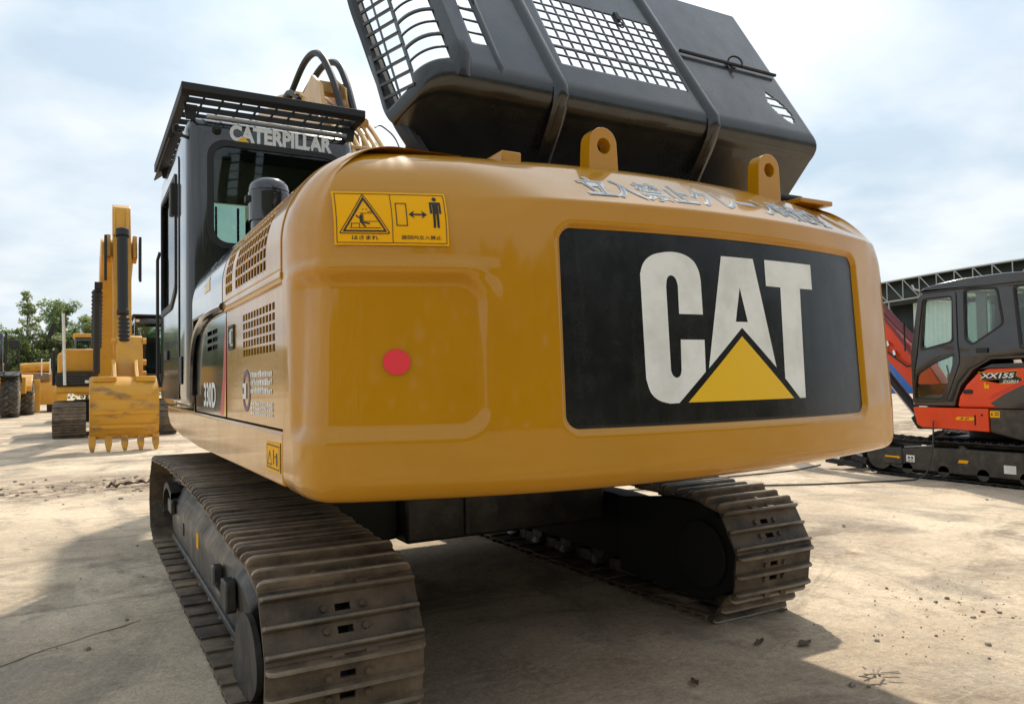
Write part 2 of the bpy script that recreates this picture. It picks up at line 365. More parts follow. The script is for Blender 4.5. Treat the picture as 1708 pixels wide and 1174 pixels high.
# ------------------------------------------------------------ ground
def ground_material():
    m = bpy.data.materials.new('ground'); m.use_nodes = True; nt = m.node_tree; b = nt.nodes['Principled BSDF']; L = nt.links
    g = nt.nodes.new('ShaderNodeNewGeometry'); pos = g.outputs['Position']
    def noise_n(scale, det=6, rough=.55, stretch=None, dist=0.):
        v = pos
        if stretch:
            mp = nt.nodes.new('ShaderNodeMapping'); mp.inputs['Scale'].default_value = stretch; mp.inputs['Rotation'].default_value = (0,0,R(25)); L.new(pos, mp.inputs[0]); v = mp.outputs[0]
        n = nt.nodes.new('ShaderNodeTexNoise'); n.inputs['Scale'].default_value = scale; n.inputs['Detail'].default_value = det; n.inputs['Roughness'].default_value = rough; n.inputs['Distortion'].default_value = dist
        L.new(v, n.inputs['Vector']); return n.outputs['Fac']
    def ramp(f, p0, p1, c0=(0,0,0), c1=(1,1,1)):
        r = nt.nodes.new('ShaderNodeValToRGB'); r.color_ramp.elements[0].position = p0; r.color_ramp.elements[1].position = p1
        r.color_ramp.elements[0].color = (*c0,1); r.color_ramp.elements[1].color = (*c1,1); L.new(f, r.inputs[0]); return r.outputs[0]
    def mix(f, a, b_, t='MIX'):
        x = nt.nodes.new('ShaderNodeMix'); x.data_type = 'RGBA'; x.blend_type = t
        for i, v in ((0,f),(6,a),(7,b_)):
            if isinstance(v, tuple): x.inputs[i].default_value = (*v,1)
            elif isinstance(v, float): x.inputs[i].default_value = v
            else: L.new(v, x.inputs[i])
        return x.outputs[2]
    def M0(f, k):
        n = nt.nodes.new('ShaderNodeMath'); n.operation = 'MULTIPLY'; n.inputs[1].default_value = k; L.new(f, n.inputs[0]); return n.outputs[0]
    base = ramp(noise_n(.55, 8, .6), .40, .60, (.47,.38,.28), (.70,.585,.44))       # dusty concrete, sand drifts
    grey = ramp(noise_n(1.7, 8, .65, (1,.55,1), .6), .50, .66)
    c = mix(grey, base, (.37,.315,.25))
    dirt = ramp(noise_n(.9, 9, .72, (.45,1.0,1), .8), .53, .66)
    c = mix(M0(dirt, .85), c, (.21,.165,.125))
    dirt2 = ramp(noise_n(2.6, 9, .72, None, .5), .57, .66)
    c = mix(M0(dirt2, .55), c, (.24,.19,.145))
    fine = ramp(noise_n(22., 8, .75), .30, .72, (.74,.72,.69), (1.2,1.19,1.17))
    c = mix(.85, c, fine, 'MULTIPLY')
    scuff = ramp(noise_n(5., 9, .75, (.3,2.2,1), 1.2), .56, .66)
    c = mix(M0(scuff, .5), c, (.62,.54,.42))
    speck = ramp(noise_n(95., 3, .6), .64, .70)
    c = mix(.8, c, ramp(noise_n(70., 5, .75), .28, .74, (.70,.68,.66), (1.2,1.19,1.17)), 'MULTIPLY')
    c = mix(M0(speck, .8), c, (.15,.12,.09))
    # a band of brown soil crossing the yard ahead of the machine
    sp = nt.nodes.new('ShaderNodeSeparateXYZ'); L.new(pos, sp.inputs[0])
    def M2(op, a, b_, cl=False):
        n = nt.nodes.new('ShaderNodeMath'); n.operation = op; n.use_clamp = cl
        for i, v in enumerate((a, b_)):
            if isinstance(v, float): n.inputs[i].default_value = v
            else: L.new(v, n.inputs[i])
        return n.outputs[0]
    wob = M2('MULTIPLY', M2('SUBTRACT', noise_n(.8, 6, .6), .5), 3.5)
    d = M2('ABSOLUTE', M2('SUBTRACT', M2('ADD', sp.outputs[1], wob), 7.0), 0.)
    band = M2('MULTIPLY', M2('SUBTRACT', 1., M2('DIVIDE', d, 1.6), True), 1.8, True)
    band = M2('MULTIPLY', band, M2('MULTIPLY', ramp(noise_n(5., 7, .7), .38, .56), .9))
    c = mix(band, c, (.17,.115,.075))
    L.new(c, b.inputs['Base Color']); b.inputs['Roughness'].default_value = .92; b.inputs['Specular IOR Level'].default_value = .25
    bp = nt.nodes.new('ShaderNodeBump'); bp.inputs['Distance'].default_value = .010; bp.inputs['Strength'].default_value = .9
    h = M2('ADD', noise_n(30., 8, .7), M2('MULTIPLY', noise_n(4., 5, .6), 3.0)); L.new(h, bp.inputs['Height']); L.new(bp.outputs[0], b.inputs['Normal'])
    MATS['ground'] = m
ground_material()
gm = MB()
def axis_pts(a, b, fine0, fine1, step, big):
    out = [a]; x = a
    while x < b:
        x += step if fine0 <= x < fine1 else big
        out.append(min(x, b))
    return out
xs = [-1200, -400, -150, -60] + [-30+.5*i for i in range(121)] + [60, 150, 400, 1200]
ys = [-400, -100, -30] + [-10+.5*i for i in range(121)] + [80, 150, 400, 1500]
def gz(x, y):
    if not (-29 < x < 29 and -9 < y < 49): return 0.
    w = min(1, (29-abs(x))/5, (y+9)/5, (49-y)/8)
    flat = 1-math.exp(-((x-.1)/3.2)**2-((y-.3)/4.5)**2)
    return w*flat*(noise.noise(Vector((x*.35, y*.35, 0)))*.012+noise.noise(Vector((x*1.3, y*1.3, 4)))*.006)-.002
gm.grid([[(x, y, gz(x, y)) for x in xs] for y in ys])
ground = structure(part('ground', gm, 'ground', recalc=False))
# cracks and slab joints: thin dark grooves pressed into the concrete
mat('crack', (.10, .078, .055), .95, c2=(.16,.13,.10), noise_scale=9)
def crack(pts, w):
    mb = MB(); P = catmull([(*p, 0) for p in pts], 14); rows = []
    for i, p in enumerate(P):
        d = (P[min(i+1, len(P)-1)]-P[max(i-1, 0)]).normalized(); nrm = Vector((-d.y, d.x, 0))
        j = nrm*(noise.noise(p*3.1)*.035+noise.noise(p*11.)*.012); ww = w*(.55+.9*abs(noise.noise(p*5+Vector((7,0,0)))))
        a = p+j-nrm*ww/2; b = p+j+nrm*ww/2
        rows.append([(a.x, a.y, gz(a.x,a.y)+.003), (b.x, b.y, gz(b.x,b.y)+.003)])
    mb.grid(rows); part('crack', mb, 'crack', ground, recalc=False)
crack([(-3.6,-1.35),(-2.9,-1.0),(-2.3,-.55),(-1.75,-.2)], .012)

# ------------------------------------------------------------ main excavator
E = tag(empty('excavator', (.1, 0, 0)), 'large yellow excavator in the foreground, its rear counterweight towards us and black engine hood raised', 'excavator')

# counterweight as a fine grid of the surface function
def resample(P, n):
    L_ = [0.]
    for a, b in zip(P, P[1:]): L_.append(L_[-1]+math.hypot(b[0]-a[0], b[1]-a[1]))
    out = []; k = 0
    for i in range(n+1):
        t = L_[-1]*i/n
        while k < len(P)-2 and L_[k+1] < t: k += 1
        u = (t-L_[k])/(L_[k+1]-L_[k]); out.append((P[k][0]+(P[k+1][0]-P[k][0])*u, P[k][1]+(P[k+1][1]-P[k][1])*u))
    return out
plan = catmull([(*p, 0) for p in CW_PLAN], 8); plan = resample([(p.x, p.y) for p in plan], 420)
zs = [CW_Z0+.0008] + [CW_Z0+.075*(i/10)**1.6 for i in range(1, 11)]
zs = sorted(set(zs+[CW_Z0+.075+i*(1.95-CW_Z0-.075)/105 for i in range(1, 106)]+[1.95+i*.0058 for i in range(1, 52)]+[2.25+.03*math.sin(R(90)*i/14) for i in range(1, 15)]))
rows = []
for z in zs+[None]:
    row = []
    for i, (x, y) in enumerate(plan):
        a = plan[max(i-1, 0)]; b = plan[min(i+1, len(plan)-1)]; dx, dy = b[0]-a[0], b[1]-a[1]; l = math.hypot(dx, dy)
        nx, ny = -dy/l, dx/l                                     # inward
        ins = cw_inset(x, min(z, CW_Z1) if z else CW_Z1, y)
        if z is None: ins += .25
        px_, py_ = x+nx*ins, y+ny*ins
        row.append((px_, min(py_, -2.6) if abs(x) < 1.3 else py_, (z-.026*(1-sm(-.9, 1.1, px_))*(1-sm(CW_Z0, CW_Z0+.16, z))) if z else CW_Z1+.006))
    rows.append(row)
for row in rows:
    for i, p in enumerate(row):
        if p[1] > -2.6: row[i] = (p[0], -2.6, p[2])
mb = MB(); mb.grid(rows)
bot = [(p[0], p[1], p[2]-.0008) for p in rows[0]]; top = rows[-1]
k0 = len(mb.v); mb.v += bot; n_ = len(bot)
bl = [(x, y) for x, y, _ in bot]
tri = geometry.tessellate_polygon([[Vector((x, y, 0)) for x, y in bl]])
for t in tri: mb.f.append([k0+i for i in t]); mb.m.append(0)
k1 = len(mb.v); mb.v += [tuple(p) for p in top]; mb.v += [(1.3, -2.6, 2.29), (-1.1, -2.6, 2.29)]
mb.f.append(list(range(k1, k1+n_+2))); mb.m.append(0)
cw = part('counterweight', mb, 'yellow_paint', E, angle=60)

# black plate and the letters on it
x0, x1, z0, z1 = CW_PAN
mapped(poly_mb([(rrect(x0, x1, z0, z1, .05, 8), [])]), lambda x, z: cw_point(x, z, .002), 'logo_plate', 'panel_black', cw, .05)
LET_C = [(.016,1.653),(-.098,1.653),(-.096,1.762),(-.105,1.788),(-.125,1.799),(-.143,1.787),(-.150,1.757),(-.151,1.440),(-.143,1.422),(-.127,1.413),(-.110,1.421),(-.103,1.440),(-.098,1.556),(.016,1.556),(.012,1.434),(-.122,1.319),(-.164,1.318),(-.213,1.332),(-.246,1.362),(-.262,1.412),(-.262,1.800),(-.244,1.842),(-.203,1.873),(-.131,1.888),(-.067,1.884),(-.017,1.861),(.008,1.824),(.016,1.783)]
LET_A = [(.128,1.887),(.306,1.887),(.405,1.447),(.217,1.606),(.029,1.447)]; LET_AH = [(.219,1.766),(.252,1.629),(.185,1.629)]
LET_T = [(.375,1.888),(.693,1.890),(.693,1.782),(.601,1.781),(.585,1.320),(.545,1.320),(.455,1.403),(.466,1.779),(.375,1.780)]
TRI = [(.214,1.572),(.505,1.320),(-.080,1.320)]
def dense(p, n=6):
    return p
C_s = [LET_C[0], LET_C[1]] + [tuple(q[:2]) for q in catmull([(*p, 0) for p in LET_C[2:7]], 5)] + [tuple(q[:2]) for q in catmull([(*p, 0) for p in LET_C[7:12]], 5)] + [LET_C[12], LET_C[13], LET_C[14], LET_C[15]] + [tuple(q[:2]) for q in catmull([(*p, 0) for p in LET_C[16:20]], 6)] + [tuple(q[:2]) for q in catmull([(*p, 0) for p in LET_C[20:]], 6)]
for nm, o_, h_, m_ in (('letter', C_s, [], 'white_decal'), ('letter', LET_A, [LET_AH], 'white_decal'), ('letter', LET_T, [], 'white_decal'), ('logo_triangle', TRI, [], 'logo_yellow')):
    mapped(poly_mb([(o_, h_)]), lambda x, z: cw_point(x, z, .0035), nm, m_, cw, .05)

# warning decal, rear left
DX0, DX1, DZ0, DZ1 = -1.333, -.975, 1.872, 2.058
def dec(x, z, o=.0055): return cw_point(DX0+x*(DX1-DX0), DZ0+z*(DZ1-DZ0), o)
wd = mapped(poly_mb([([(0,0),(1,0),(1,1),(0,1)], [])]), lambda x, z: dec(x, z, .004), 'warning_sticker', 'sticker_yellow', cw, .025)
def frame_poly(x0, x1, y0, y1, t, a=1.9): return ([(x0,y0),(x1,y0),(x1,y1),(x0,y1)], [[(x0+t/a,y0+t),(x1-t/a,y0+t),(x1-t/a,y1-t),(x0+t/a,y1-t)]])
polys = [frame_poly(.018, .982, .035, .965, .012), ([(.497,.04),(.503,.04),(.503,.96),(.497,.96)], [])]
def seg(a, b, w, asp=1.9):
    ax, ay, bx, by = a[0]*asp, a[1], b[0]*asp, b[1]; l = math.hypot(bx-ax, by-ay); nx, ny = -(by-ay)/l*w/2, (bx-ax)/l*w/2
    return ([((ax+nx)/asp, ay+ny), ((ax-nx)/asp, ay-ny), ((bx-nx)/asp, by-ny), ((bx+nx)/asp, by+ny)], [])
tri_o = rpoly([(.262,.965),(.036,.20),(.482,.20)], .035); tri_h = rpoly([(.262,.94),(.048,.215),(.470,.215)], .03)
tri_o2 = [(.262,.905),(.068,.238),(.450,.238)]; tri_h2 = [(.262,.83),(.093,.268),(.427,.268)]
polys += [(tri_o, [tri_h]), (tri_o2, [tri_h2])]
polys += [seg((.13,.31),(.395,.31),.012), seg((.145,.315),(.145,.39),.012), seg((.145,.39),(.215,.39),.012), seg((.215,.39),(.215,.31),.012),
          seg((.25,.43),(.37,.43),.01), seg((.25,.43),(.25,.58),.01), seg((.25,.58),(.33,.585),.01), seg((.29,.61),(.33,.61),.01),
          seg((.19,.54),(.225,.48),.022), seg((.232,.55),(.232,.40),.045), seg((.235,.41),(.305,.39),.028), seg((.235,.40),(.268,.325),.024), (circ(.238,.575,.012,8), []),
          seg((.245,.65),(.258,.66),.012), seg((.275,.66),(.29,.65),.012)]
# right half: machine outline, double arrow, standing figure
polys += [frame_poly(.535, .635, .355, .79, .016), seg((.66,.575),(.80,.575),.03),
          ([(.648,.575),(.70,.65),(.688,.60),(.688,.55),(.70,.50)], []), ([(.812,.575),(.76,.65),(.772,.60),(.772,.55),(.76,.50)], [])]
polys += [([(q[0], (q[1]-.88)*1.9+.88) for q in circ(.893,.88,.020,14)], []),
          (rpoly([(.842,.82),(.944,.82),(.944,.60),(.925,.60),(.925,.78),(.920,.78),(.920,.33),(.900,.33),(.896,.60),(.890,.60),(.886,.33),(.866,.33),(.866,.78),(.861,.78),(.861,.60),(.842,.60)], .006, 2), [])]
mapped(poly_mb(polys), lambda x, z: dec(x, z, .0058), 'sticker_print', 'print_black', cw, .03)
def text_on(body, h, bold, fn, name, m_, parent, width=None, shear=0., maxlen=.05):
    t, w = text_mb(body, h, bold, width, shear); return mapped(t, fn, name, m_, parent, maxlen)
t, w = text_mb('はさまれ', .075, .015, .225); mapped(t, lambda x, z: dec(.148+x, .095+z, .0058), 'sticker_print', 'print_black', cw, .05)
t, w = text_mb('旋回内立入禁止', .075, .012, .355); mapped(t, lambda x, z: dec(.575+x, .11+z, .0058), 'sticker_print', 'print_black', cw, .05)

# lettering along the bevel over the plate
for off_, m_, o_ in ((.040, 'white_decal', .0022), (-.002, 'grey_decal', .0034)):
    t, w = text_mb('立入禁止クレーン時危険', .108+off_*.12, off_, 1.40+off_*.14)
    mapped(t, lambda x, z: cw_point(-.425+x-off_*.07, 2.088+z-off_*.06, o_), 'bevel_lettering', m_, cw, .03)
# round red sticker
mapped(poly_mb([(circ(-1.147, 1.482, .043, 32), [])]), lambda x, z: cw_point(x, z, .004), 'round_sticker', 'dot_red', cw, .03)

# lifting lugs and mounting brackets on top
for lx in (-.18, .79):
    lz = 2.385 if lx < 0 else 2.40
    ol = [(lx-.078, 2.2), (lx-.070, lz-.03)] + [(lx+.068*math.cos(R(a)), lz+.068*math.sin(R(a))) for a in range(170, 9, -16)] + [(lx+.070, lz-.03), (lx+.078, 2.2)]
    m_ = MB(); m_.prism(ol, -2.865, -2.795, 'y', [circ(lx+.002, lz-.01, .033, 18)]); part('lifting_lug', m_, 'yellow_paint', cw, .008)
m_ = MB(); m_.box(-.615, -.525, -2.78, -2.60, 2.28, 2.325); part('hood_hinge', m_, 'yellow_paint', cw, .006)
m_ = MB(); m_.box(1.06, 1.30, -2.82, -2.60, 2.275, 2.30); part('hood_hinge', m_, 'yellow_paint', cw, .006)
m_ = MB(); m_.cyl((1.02, -2.70, 2.325), (1.20, -2.70, 2.325), .018, 10); part('hood_hinge', m_, 'black_matte', cw)

# ---- left flank
LX = -1.43
m_ = MB(); m_.prism([(-2.594,1.045),(-.3,1.03),(.6,1.043),(1.15,1.072),(1.45,1.115),(1.57,1.165),(1.60,1.205),(1.60,1.241),(-2.594,1.241)], LX, -1.16, 'x')
skirt = part('side_skirt', m_, 'yellow_panel', E, .022, 4)
m_ = poly_mb([([(-2.562,1.09),(-2.325,1.085),(-2.325,1.195),(-2.562,1.20)], [])]); mapped(m_, lambda y, z: (LX-.0025, y, z), 'warning_sticker', 'sticker_yellow', skirt, 1)
pl = [frame_poly(-2.55,-2.337,1.098,1.187,.004,1.), ([(-2.39,1.165),(-2.43,1.11),(-2.35,1.11)], [[(-2.39,1.155),(-2.422,1.114),(-2.358,1.114)]]),
      ([(-2.45,1.17),(-2.46,1.17),(-2.46,1.115),(-2.45,1.115)], []), ([(-2.47,1.145),(-2.49,1.15),(-2.49,1.14)], []), ([(-2.50,1.16),(-2.515,1.16),(-2.52,1.13),(-2.515,1.112),(-2.50,1.112)], [])]
mapped(poly_mb(pl), lambda y, z: (LX-.004, y, z), 'sticker_print', 'print_black', skirt, 1)

def slots(y0, y1, z0, z1, ny, nz, gy, gz_):
    out = []; dy = (y1-y0)/ny; dz = (z1-z0)/nz
    for i in range(ny):
        for j in range(nz):
            out.append([(y0+i*dy+gy/2, z0+j*dz+gz_/2), (y0+(i+1)*dy-gy/2, z0+j*dz+gz_/2), (y0+(i+1)*dy-gy/2, z0+(j+1)*dz-gz_/2), (y0+i*dy+gy/2, z0+(j+1)*dz-gz_/2)])
    return out
LD = LX+.012
m_ = MB(); m_.prism([(-2.594,1.25),(-1.318,1.25),(-1.318,1.792),(-2.594,1.792)], LD, LD+.006, 'x', slots(-2.43,-1.755,1.535,1.735,11,5,.016,.011))
door = part('engine_door', m_, 'yellow_panel', E, angle=30)
m_ = MB(); m_.box(LD+.03, LD+.06, -2.57, -.2, 1.20, 1.80); part('dark_bay_box', m_, 'dark_inside', E)  # near-black box behind the slots, standing in for shade inside the bay
m_ = MB(); m_.prism([(-1.545,1.585),(-1.40,1.585),(-1.40,1.705),(-1.545,1.705)], LD-.008, LD, 'x', [[(-1.53,1.60),(-1.415,1.60),(-1.415,1.69),(-1.53,1.69)]]); latch = part('latch', m_, 'black_matte', door, .003)
m_ = MB(); m_.box(LD-.004, LD-.001, -1.528, -1.417, 1.602, 1.688); m_.box(LD-.010, LD-.004, -1.50, -1.44, 1.615, 1.675); part('latch_handle', m_, 'steel', door, .003)
# hire-company sticker: ring emblem and pale print block
ring = [(circ(-1.845, 1.387, .093, 32), [[(-1.845+.062*math.cos(a), 1.387+.072*math.sin(a)) for a in [2*math.pi*i/28 for i in range(28)]]])]
mapped(poly_mb(ring), lambda y, z: (LD-.002, y, z), 'ring_emblem', 'purple_decal', door, 1)
mapped(poly_mb([([(-1.85,1.35),(-1.765,1.35),(-1.765,1.372),(-1.80,1.372),(-1.80,1.40),(-1.765,1.40),(-1.765,1.42),(-1.85,1.42)], [])]), lambda y, z: (LD-.0035, y, z), 'ring_emblem', 'white_decal', door, 1)
blk = []
for r_ in range(2):
    yy = -1.945
    while yy > -2.36:
        w_ = .022+.018*rnd.random(); za, zb = (1.372+.0, 1.475) if r_ == 0 else (1.285, 1.345)
        for k in range(3):
            a_ = za+(zb-za)*(k+.12)/3; b_ = za+(zb-za)*(k+.62+.3*rnd.random())/3
            blk.append(([(yy,a_),(yy-w_*(.5+.5*rnd.random()),a_),(yy-w_,b_),(yy,b_)], []))
        yy -= w_+.006
mapped(poly_mb(blk), lambda y, z: (LD-.002, y, z), 'sticker_print', 'white_decal', door, 1)

# black door with red wedge and model number
m_ = MB(); m_.prism(rpoly([(-1.306,1.25),(-.12,1.25),(-.12,1.60),(-.32,1.75),(-.55,1.792),(-1.306,1.792)], .05), LD, LD+.008, 'x', slots(-1.02,-.62,1.60,1.73,2,3,.02,.018))
bdoor = part('side_door', m_, 'black_paint', E)
mapped(poly_mb([([(-1.303,1.255),(-1.10,1.255),(-1.20,1.45),(-1.285,1.76),(-1.303,1.76)], [])]), lambda y, z: (LD-.002, y, z), 'red_wedge', 'red_decal', bdoor, 1)
mapped(poly_mb([([(-1.304,1.255),(-1.235,1.255),(-1.295,1.45)], [])]), lambda y, z: (LD-.0035, y, z), 'red_wedge', 'logo_yellow', bdoor, 1)
t, w = text_mb('330D', .145, .03, .46); mapped(t, lambda x, z: (LD-.002, -.49-x, 1.285+z), 'model_number', 'white_decal', bdoor, 1)
m_ = MB(); m_.prism([(-1.428,1.782),(-1.437,1.800),(-1.437,1.818),(-1.429,1.832),(-1.41,1.838),(-1.41,1.782)], -2.596, -1.31, 'y'); part('side_rail', m_, 'yellow_panel', E, .004)
mm = MB(); arch = catmull([(-1.31,1.81,0),(-.9,1.815,0),(-.55,1.80,0),(-.25,1.73,0),(-.08,1.58,0),(-.03,1.35,0)], 6)
mm.tube([(LX-.004, p.x, p.y) for p in arch], .022, 8); part('side_rail', mm, 'black_paint', E)

# rounded shoulders with vent slots
def shoulder(s):                                          # s = length along the section
    r = .37; zc = 1.92; L0 = zc-1.825
    if s < L0: return LX, 1.825+s
    a = (s-L0)/r
    if a < math.pi/2: return LX+r-r*math.cos(a), zc+r*math.sin(a)
    return LX+r+(s-L0-r*math.pi/2), zc+r
SL = .095+.37*math.pi/2+.06
def shoulder_panel(name, ya, yb, m_, vents, inset=0., step=.0125):
    ny = int(round((yb-ya)/step)); ns = int(round(SL/step)); rows = []
    for j in range(ns+1):
        x, z = shoulder(SL*j/ns); rows.append([(x+inset, ya+(yb-ya)*i/ny, z) for i in range(ny+1)])
    def keep(j, i):
        s = SL*(j+.5)/ns; y = ya+(yb-ya)*(i+.5)/ny
        for (y0, y1, s0, s1, cy, cs) in vents:
            if y0 < y < y1 and s0 < s < s1 and ((y-y0) % cy) < cy-.013 and ((s-s0) % cs) < cs-.013: return False
        return True
    mb = MB(); mb.grid(rows, keep); return part(name, mb, m_, E, angle=50, solid=.006, recalc=False)
shoulder_panel('shoulder_panel', -2.596, -1.285, 'yellow_panel', [(-2.335,-1.66,.035,.60,.0625,.05),(-1.56,-1.37,.035,.60,.0625,.05)])
bs = shoulder_panel('shoulder_panel', -1.275, -.05, 'black_paint', [])
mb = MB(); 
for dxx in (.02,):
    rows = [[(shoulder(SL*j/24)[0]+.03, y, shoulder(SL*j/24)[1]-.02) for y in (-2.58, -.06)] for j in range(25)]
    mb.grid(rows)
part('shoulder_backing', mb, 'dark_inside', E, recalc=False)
def on_sh(y, s, o=.003):
    x, z = shoulder(s); x2, z2 = shoulder(s+.002); d = Vector((x2-x, z2-z)).normalized(); return (x-d.y*o, y, z+d.x*o)
t, w = text_mb('CAT', .17, .05, .40); mapped(t, lambda x, z: on_sh(-.52-x, .16+z), 'shoulder_lettering', 'grey_decal', bs, .04)
mapped(poly_mb([([(-.62,.12),(-.85,.12),(-.735,.22)], [])]), lambda y, s: on_sh(y, s, .005), 'logo_triangle', 'logo_yellow', bs, .04)
# front end cap of the shoulder and inner engine deck
sec = [shoulder(SL*j/24) for j in range(25)]
m_ = MB(); m_.prism([(p[0], p[1]) for p in sec]+[(sec[-1][0], 1.2), (LX+.01, 1.2)], -.06, -.04, 'y'); part('shoulder_end', m_, 'black_paint', E)
m_ = MB(); m_.box(-.92, 1.40, -2.56, -1.30, 1.3, 2.20); part('engine_block', m_, 'black_matte', E, .03)
m_ = MB(); m_.box(-.90, 1.55, -1.20, -.05, 1.3, 2.28); part('rear_deck', m_, 'black_matte', E, .03)
m_ = MB(); m_.box(1.42, 1.585, -2.58, 1.7, 1.06, 2.2); part('right_flank', m_, 'yellow_panel', E, .04)
# dark deck below everything
m_ = MB(); m_.box(-1.30, 1.50, -2.55, 1.55, 1.06, 1.20); part('upper_frame', m_, 'black_matte', E, .01)
# black dome of the air pre-cleaner
m_ = MB(); prof = [(.11,2.30),(.11,2.42),(.125,2.425),(.125,2.575),(.128,2.59),(.128,2.602),(.122,2.606),(.122,2.612),(.126,2.616),(.120,2.650),(.105,2.675),(.078,2.692),(.042,2.701),(.0,2.703)]
m_.tube([(-1.035, -.5, z) for r_, z in prof], [max(r_, .001) for r_, z in prof], 28); part('air_precleaner', m_, 'black_paint', E)
m_ = MB(); m_.box(-1.18, -1.15, -.53, -.47, 2.54, 2.58); part('precleaner_clip', m_, 'black_matte', E, .003)

# ---- raised engine hood
TH = R(58.2); HS = 1.06; HO = Vector((.124, -2.527, 2.706)); HV = Vector((0, math.cos(TH), math.sin(TH))); HW = Vector((0, -math.sin(TH), math.cos(TH)))
def hp(u, v, w=0.): return tuple(HO+(Vector((u, 0, 0))+HV*v+HW*w)*HS)
HL = 1.12
# section across: right edge -> flat -> arc -> left side. s runs from right to left
Rr, Ra = .035, .16
def hsec(s):
    a0 = .008; a1 = a0+Rr*math.pi/2; a2 = a1+(1.40-Rr+.74); a3 = a2+Ra*R(68); a4 = a3+.205
    if s < a0: return 1.40, -Rr-(a0-s)
    if s < a1: t = (s-a0)/Rr; return 1.40-Rr+Rr*math.cos(t), -Rr+Rr*math.sin(t)
    if s < a2: return 1.40-Rr-(s-a1), 0.
    if s < a3: t = (s-a2)/Ra; return -.74-Ra*math.sin(t), -Ra+Ra*math.cos(t)
    return -.74-Ra*math.sin(R(68))-(s-a3)*math.cos(R(68)), -Ra+Ra*math.cos(R(68))-(s-a3)*math.sin(R(68))
A0 = .008; A1 = A0+Rr*math.pi/2; A2 = A1+2.14-Rr; A3 = A2+Ra*R(68); A4 = A3+.205
# the rear edge rounds over into the rear flange: t < 0
def hood_pt(s, t):
    u, w = hsec(s); rb = .10
    if t >= rb: return u, t, w
    # rear rounding: shrink the section towards the flange
    L_ = rb*math.pi/2
    if t > rb-L_:
        a = (rb-t)/rb; dv = rb-rb*math.sin(a); dw = rb*math.cos(a)-rb
    else:
        e = (rb-L_)-t; dv = -e*.24; dw = -rb-e
    cr = .10                                            # rounded corner in plan at left and right
    if s <= A1 or w == 0.: 
        return u, dv, max(w+dw, -.42) if w == 0. else max(min(w, dw), -.42)
    f = max(0., min(1., (-w)/.29))
    return u+.10*f*f*max(0., min(1., -dw/.29)), dv*(1-f*.0)+.0, max(w+dw*(1-f), -.42)
def bars(v, v0, v1, pitch, gap): return v0 < v < v1 and ((v-v0) % pitch) < pitch-gap
def hood_grid():
    ss = []
    s = 0.
    while s < A4: ss.append(s); s += .0088
    ss.append(A4); ts = []
    t = .10-.10*math.pi/2-.32
    while t < HL: ts.append(t); t += .0088
    ts.append(HL)
    rows = [[hp(*hood_pt(s, t)) for t in ts] for s in ss]
    def keep(i, j):
        s = (ss[i]+ss[i+1])/2; t = (ts[j]+ts[j+1])/2; u, w = hsec(s)
        # big mesh window
        if w == 0. and -.195 < u < .565 and .225 < t < .755:
            return (u+.195) % .0633 < .009 or (t-.225) % .0663 < .009
        # narrow slotted window beside the left rib
        if w == 0. and -.635 < u < -.552 and t > .225: return (t-.225) % .085 < .012
        # curved bars round the left edge
        if A2-.02 < s < A3+.004 and t > .085: return (t-.085) % .083 < .012
        # left side, two columns
        if A3+.018 < s < A4-.022 and t > .05: return abs(s-(A3+.101)) < .008
        # eye-shaped hole at the right
        if w == 0.:
            a = (t-.262)/.125; 
            if abs(a) < 1:
                c_ = 1.235+(-.035*a); hw = .062*(1-a*a)
                if abs(u-c_) < hw: return (t-.14) % .066 < .010
        return True
    mb = MB(); mb.grid(rows, keep); return mb
hood = part('engine_hood', hood_grid(), 'hood_black', E, angle=45, solid=.007, recalc=False)
for c_, (sa, sb) in enumerate(((A3+.014, A3+.099), (A3+.103, A4-.018))):     # slanting bars of the two side columns
    for k in range(14):
        t0 = .045+.083*k-.042*c_
        (u_a, w_a), (u_b, w_b) = hsec(sa), hsec(sb)
        if t0 < .03 or t0+.05 > HL: continue
        m_ = MB(); m_.bar(hp(u_a, t0, w_a), hp(u_b, t0+.042, w_b), .012, .011, up=(1, 0, .2)); part('mesh_bar', m_, 'hood_black', hood)
def hood_rib(u0, u1, v0, v1, wid, hgt, name='hood_rib', over=True):
    mb = MB(); path = []
    if not over: path += [(u0, v0-.05, -.03)]
    if over: path += [(u0, -.105, -.29), (u0, -.04, -.115), (u0, -.012, -.055), (u0, .02, -.018)]
    n = 12
    for i in range(n+1): path.append((u0+(u1-u0)*i/n, v0+(v1-v0)*i/n, 0.))
    rows = []
    for i, (u, v, w) in enumerate(path):
        dn = (0, 0, 1) if w == 0 else (0, -.97, .24) if w < -.1 else (0, -.7, .7)
        hg = hgt if w > -.03 else hgt*.45
        rows.append([hp(u+a*wid, v+dn[1]*b*hg, w+dn[2]*b*hg) for a, b in ((-.62,-.2),(-.42,.55),(-.22,1.),(.22,1.),(.42,.55),(.62,-.2))])
    mb.grid(rows); return part(name, mb, 'hood_black', hood, angle=50)
hood_rib(-.248, -.30, .05, HL, .062, .026); hood_rib(.645, .585, .05, HL, .06, .026)
hood_rib(-.715, -.735, .09, HL, .075, .045, over=False)
hood_rib(-.535, -.548, .09, HL, .03, .014, over=False)
m_ = MB(); m_.tube([hp(.66, .557, .02), hp(1.365, .55, .02)], .010, 8); part('hood_rod', m_, 'black_matte', hood)
m_ = MB(); m_.tube([hp(1.05+.028*math.cos(a), .56+.05*math.sin(a), .03+.02*math.cos(a)) for a in [R(-60+30*i) for i in range(11)]], .006, 6); part('hood_hook', m_, 'black_matte', hood)
m_ = MB(); m_.box(-.012, .012, -.03, .03, -.01, .01)
